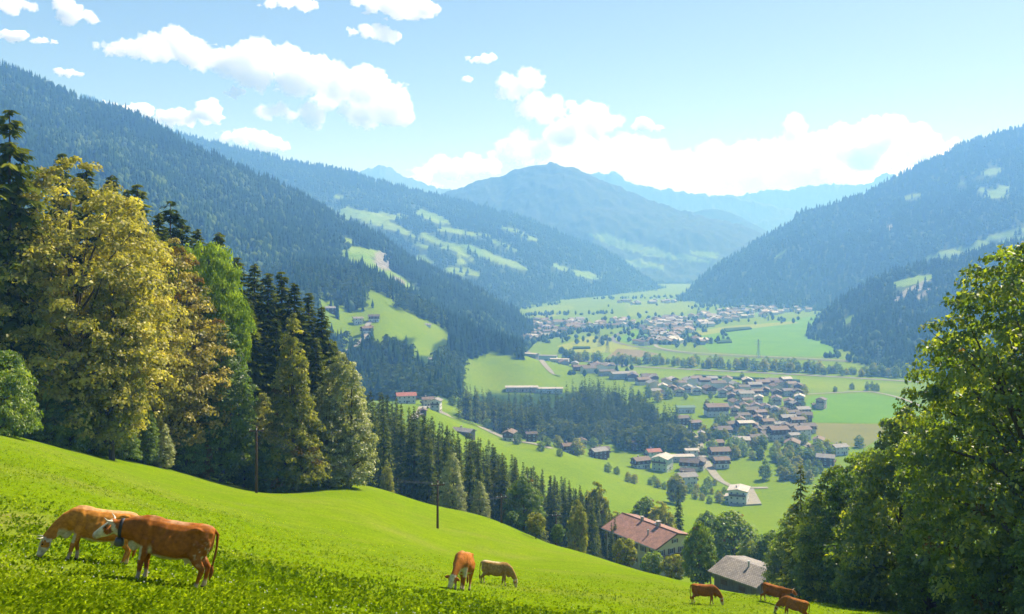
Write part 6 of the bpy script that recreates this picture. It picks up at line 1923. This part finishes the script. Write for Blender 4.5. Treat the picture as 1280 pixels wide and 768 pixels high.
    if mottled:
        w = np.maximum(w, sstep(0.12, 0.3, fbm(co * 14, 3, seed + 8)) * np.exp(-(((co[:, 0] + 0.68) / 0.14) ** 2 + ((co[:, 2] - 0.85) / 0.2) ** 2)) * 1.3)
        w = np.maximum(w, np.exp(-(((co[:, 0] - 0.40) / 0.04) ** 2 + ((co[:, 2] - 0.74) / 0.09) ** 2)) * 1.2)
    w = np.clip(w, 0, 1)[:, None]
    col = col * (1 - w) + white[None] * w
    mz = (ishead & (tpos / k_ > 0.475))[:, None]
    col = np.where(mz, np.array([0.45, 0.30, 0.25])[None], col)
    hf = sstep(0.07, 0.05, co[:, 2])[:, None] * (~ishead)[:, None]
    col = col * (1 - hf) + np.array([0.05, 0.04, 0.03])[None] * hf
    at = me.attributes.new('coat', 'FLOAT_COLOR', 'POINT')
    at.data.foreach_set('color', np.concatenate([col, np.ones((nv, 1))], 1).astype(np.float32).ravel())
    me.materials.clear(); me.materials.append(M_COW)
    me.polygons.foreach_set('use_smooth', np.ones(len(me.polygons), bool))
    me.update()
    parts = [('body', me, None, [])]
    def coated(mbx, nm, c, smooth=True):
        m_ = mbx.mesh(nm, [M_COW], smooth)
        a_ = m_.attributes.new('coat', 'FLOAT_COLOR', 'POINT')
        a_.data.foreach_set('color', np.tile(np.array([*c, 1], np.float32), len(m_.vertices)))
        parts.append((nm, m_, None, []))
    # ears: leaf shaped cups hanging out from the poll
    for sg in (-1, 1):
        e = MB(); b0 = poll + ax * 0.06 + hs * sg * 0.09 + hup * 0.0
        tip = b0 + hs * sg * 0.20 - hup * 0.06 + ax * 0.05
        mid = (b0 + tip) / 2
        rs = []
        for q, wd in ((0, 0.022), (0.25, 0.05), (0.55, 0.062), (0.85, 0.035), (1.0, 0.008)):
            rs.append(ring(b0.lerp(tip, q), tip - b0, hup, wd, 0.014, 8))
        e.loft(rs); coated(e, 'ear', tuple(base * 0.9) if face == 'white' else tuple(base * 0.75))
        if horns:
            h_ = MB(); h0 = poll + hs * sg * 0.075 + hup * 0.05
            h_.tube([h0, h0 + hs * sg * 0.09 + hup * 0.02, h0 + hs * sg * 0.155 + hup * 0.07 + ax * 0.02, h0 + hs * sg * 0.17 + hup * 0.15 + ax * 0.03], [0.026, 0.022, 0.015, 0.004], 8)
            parts.append(('horn', h_.mesh('horn', [M_HORN], True), None, []))
        ey = MB(); ec = poll + ax * (0.17 * k_) + hs * sg * 0.112 + hup * 0.01
        ey.add([Vector(v) * 0.022 + ec for v in ICO2[0]], [tuple(f) for f in ICO2[1]])
        parts.append(('eye', ey.mesh('eye', [M_EYE], True), None, []))
    # tail with a tuft
    t_ = MB(); t_.tube([(-0.82, 0, 1.30), (-0.91, 0.0, 1.22), (-0.94, 0.01, 0.95), (-0.93, 0.02, 0.65), (-0.92, 0.02, 0.52)], [0.04, 0.034, 0.024, 0.02, 0.018], 8)
    t_.tube([(-0.92, 0.02, 0.55), (-0.93, 0.025, 0.44), (-0.92, 0.03, 0.32), (-0.91, 0.03, 0.24)], [0.02, 0.045, 0.035, 0.006], 8)
    coated(t_, 'tail', tuple(base * 0.7))
    if bell:
        cpos = Vector(nk[2][0]).lerp(Vector(nk[3][0]), 0.35); td = (Vector(nk[3][0]) - Vector(nk[2][0])).normalized()
        cl = MB(); u = Vector((0, 0, 1)); u = (u - td * u.dot(td)).normalized()
        r1 = [ring(cpos + td * q, td, u, 0.142 + ex, 0.205 + ex, 20) for q, ex in ((-0.035, 0.0), (-0.035, 0.010), (0.035, 0.005), (0.035, -0.005))]
        vs = [v for r in r1 for v in r]; n_ = 20; fs = []
        for i in range(3):
            for k in range(n_):
                fs.append((i * n_ + k, i * n_ + (k + 1) % n_, (i + 1) * n_ + (k + 1) % n_, (i + 1) * n_ + k))
        cl.add(vs, fs)
        bl = MB(); bp_ = cpos - u * 0.215
        bl.tube([bp_ + Vector((0, 0, 0.02)), bp_ + Vector((0, 0, -0.01)), bp_ + Vector((0, 0, -0.07)), bp_ + Vector((0, 0, -0.15)), bp_ + Vector((0, 0, -0.165))], [0.05, 0.085, 0.10, 0.105, 0.09], 14)
        parts.append(('collar', cl.mesh('collar', [M_COLLAR], True), None, [('bell', bl.mesh('bell', [M_BELL], True), None, [])]))
    # stand it on the slope
    x, y = xy
    ch, sh_ = math.cos(heading), math.sin(heading)
    def gz(a, b): return Z(x + (a * ch - b * sh_) * scale, y + (a * sh_ + b * ch) * scale)
    zf = (gz(0.55, 0.17) + gz(0.55, -0.17)) / 2; zb = (gz(-0.7, 0.18) + gz(-0.7, -0.18)) / 2
    pitch = math.atan2(zf - zb, 1.25 * scale)
    zr = (gz(0, -0.18) - gz(0, 0.18)); rl = 0.4 * math.atan2(-zr, 0.36)
    zc = zb + (zf - zb) * (0.7 / 1.25)
    M = Matrix.Rotation(heading, 4, 'Z') @ Matrix.Rotation(-pitch, 4, 'Y') @ Matrix.Rotation(rl * 0.5, 4, 'X')
    return spawn(name, parts, (x, y, zc - 0.02), 0, scale, label, 'cow', group, rot=M.to_euler())

def at_px(px, py, d0=9.0):
    c = cast(px, py, d0=d0, d1=140)
    return (c.x, c.y), c.y
xy, d = at_px(206, 726)
cow('cow', xy, R(184), 'low', (0.300, 0.096, 0.013), 'nearest red-brown cow with a dark collar and bell, head held low, seen from the side', scale=0.90, bell=True, legs=(0.04, -0.05, 0.04, -0.08), seed=2, mottled=True, horns=True)
xy, d = at_px(116, 701)
cow('cow', xy, R(202), 'graze', (0.44, 0.180, 0.026), 'lighter orange-brown horned cow grazing behind the cow with the bell', scale=0.84, legs=(0.10, -0.12, 0.03, -0.10), seed=3, nose_turn=0.08)
xy, d = at_px(577, 738)
cow('cow', xy, R(-98), 'graze', (0.36, 0.125, 0.018), 'brown cow grazing head-on to the viewer in the middle of the meadow', scale=1.1, legs=(0.06, -0.06, 0.02, -0.06), seed=4, horns=False, nose_turn=-0.16, pale_back=0.15)
xy, d = at_px(618, 735)
cow('cow', xy, R(-8), 'graze', (0.34, 0.205, 0.062), 'pale fawn cow grazing side-on to the right of the head-on cow', scale=0.86, legs=(0.08, -0.08, 0.06, -0.06), seed=5, horns=False, belly_white=False, pale_back=0.6, nose_turn=-0.05)
xy, d = at_px(880, 757)
cow('cow', xy, R(-12), 'graze', (0.29, 0.096, 0.014), 'brown cow with a white face grazing just left of the barn, nearer than the barn', scale=0.78, legs=(0.08, -0.10, 0.03, -0.10), seed=6, horns=False, belly_white=False, pale_back=0.0, nose_turn=-0.05)
xy, d = at_px(966, 756)
cow('cow', xy, R(-28), 'level', (0.29, 0.096, 0.014), 'brown cow walking away downhill below the barn, head raised', scale=0.78, legs=(0.14, -0.12, 0.10, -0.16), seed=7, horns=True, belly_white=False, face='plain', pale_back=0.0)
xy, d = at_px(992, 775)
cow('cow', xy, R(152), 'graze', (0.33, 0.115, 0.016), 'brown cow cut off by the bottom edge of the picture beside the walking cow', scale=0.78, legs=(0.06, -0.08, 0.05, -0.10), seed=8, horns=False, belly_white=False, pale_back=0.0)

# ------------------------------------------------------------------ grass and clover on the near meadow
L_GRASS = mat_leaf('grass_blades', [(0.070, 0.125, 0.002), (0.165, 0.235, 0.003), (0.320, 0.390, 0.014)], 0.58, 0.0, trans_gain=1.25, spec=0.0)
def build_grass(n, d0, d1, px0, px1, hgt, wid, blades, seed, power=1.0):
    rng = np.random.default_rng(seed)
    u = rng.uniform(0, 1, n)
    d = d0 * (d1 / d0) ** (u ** power)
    px = rng.uniform(px0, px1, n)
    x = X(px, d)
    p3 = np.stack([x, d, np.zeros(n)], 1)
    cl = fbm(p3 / 1.6, 3, seed)
    keep = rng.uniform(-0.75, 0.55, n) < cl + 0.25
    # thinner on the scuffed path
    st = np.exp(-((x + 0.42 * d + 2.5) / 1.3) ** 2) * sstep(14, 19, d) * (1 - sstep(29, 36, d))
    keep &= rng.uniform(size=n) > st * 0.45
    keep &= rng.uniform(size=n) > sstep(d0 + 0.45 * (d1 - d0), d1, d)
    x, d, cl = x[keep], d[keep], cl[keep]; n = len(x)
    z = look(x, d)
    big = fbm(p3[keep] / 9.0, 3, 77)
    tn = 0.42 + 0.30 * cl + 0.35 * big + rng.normal(0, 0.20, n)
    V, T = [], []
    sc = np.clip(d / 22.0, 0.8, 2.2)
    for b in range(blades):
        a = rng.uniform(0, 6.28, n)
        r = rng.uniform(0.0, 0.13, n) * sc
        bx, by = x + np.cos(a) * r, d + np.sin(a) * r
        h = hgt * rng.uniform(0.5, 1.3, n) * sc ** 0.6; w = wid * rng.uniform(0.6, 1.4, n) * sc
        lean = rng.uniform(0.3, 1.3, n) * h
        la = rng.uniform(0, 6.28, n)
        tx, ty = bx + np.cos(la) * lean, by + np.sin(la) * lean
        px_, py_ = -np.sin(la) * w * 0.5, np.cos(la) * w * 0.5
        mx, my = bx + (tx - bx) * 0.55, by + (ty - by) * 0.55
        zb = z - 0.02
        V.append(np.stack([np.stack([bx, by, zb], 1), np.stack([mx + px_, my + py_, zb + h * 0.7], 1), np.stack([tx, ty, zb + h * 0.85], 1), np.stack([mx - px_, my - py_, zb + h * 0.7], 1)], 1).reshape(-1, 3))
        t = tn + rng.normal(0, 0.15, n)
        T.append(np.repeat(t, 4))
    V = np.concatenate(V); T = np.clip(np.concatenate(T), 0, 1)
    F = np.arange(len(V)).reshape(-1, 4)
    o = link('grass', np_mesh('grass', V, F, [L_GRASS], False, {'tone': ('POINT', T)}))
    tag(o, kind='stuff')
build_grass(52000, 10.5, 40, -90, 1370, 0.085, 0.055, 5, 401, 1.35)
build_grass(32000, 26, 85, -60, 1200, 0.05, 0.028, 3, 402, 0.9)

def build_clover():
    # pale clover heads dotted through the sward
    rng = np.random.default_rng(411)
    m = mat_noise('clover_flower', (0.50, 0.50, 0.42), (0.62, 0.60, 0.54), 5.0)
    n = 1500
    d = 11 * (5.0) ** rng.uniform(0, 1, n); px = rng.uniform(-60, 1340, n); x = X(px, d)
    k = fbm(np.stack([x / 5, d / 5, np.zeros(n)], 1), 3, 88) > 0.02
    x, d = x[k], d[k]; n = len(x); z = look(x, d) + rng.uniform(0.06, 0.11, n)
    c = np.stack([x, d, z], 1); r = rng.uniform(0.010, 0.020, n)[:, None]
    o6 = np.array([(1, 0, 0), (0, 1, 0), (-1, 0, 0), (0, -1, 0), (0, 0, 1), (0, 0, -1)], float)
    V = (c[:, None, :] + o6[None] * r[:, None, :]).reshape(-1, 3)
    f = np.array([(0, 1, 4), (1, 2, 4), (2, 3, 4), (3, 0, 4), (1, 0, 5), (2, 1, 5), (3, 2, 5), (0, 3, 5)])
    F = (f[None] + (np.arange(n) * 6)[:, None, None]).reshape(-1, 3)
    o = link('clover_flowers', np_mesh('clover_flowers', V, F, [m])); tag(o, kind='stuff')
build_clover()
# ------------------------------------------------------------------ the air
def build_haze():
    m = bpy.data.materials.new('haze')
    m.use_nodes = True
    n, l = m.node_tree.nodes, m.node_tree.links
    n.clear()
    out = n.new('ShaderNodeOutputMaterial')
    v = n.new('ShaderNodeVolumePrincipled')
    v.inputs['Color'].default_value = (*HAZE_COLOR, 1)
    v.inputs['Density'].default_value = HAZE_DENSITY
    v.inputs['Absorption Color'].default_value = (1, 1, 1, 1)
    v.inputs['Anisotropy'].default_value = 0.08
    l.new(v.outputs[0], out.inputs['Volume'])
    mb = MB()
    mb.box(-11000, 11000, -10500, 11550, FLOOR - 60, 660)
    o = link('haze', mb.mesh('haze', [m]))
    tag(o, kind='stuff')
    return o
build_haze()
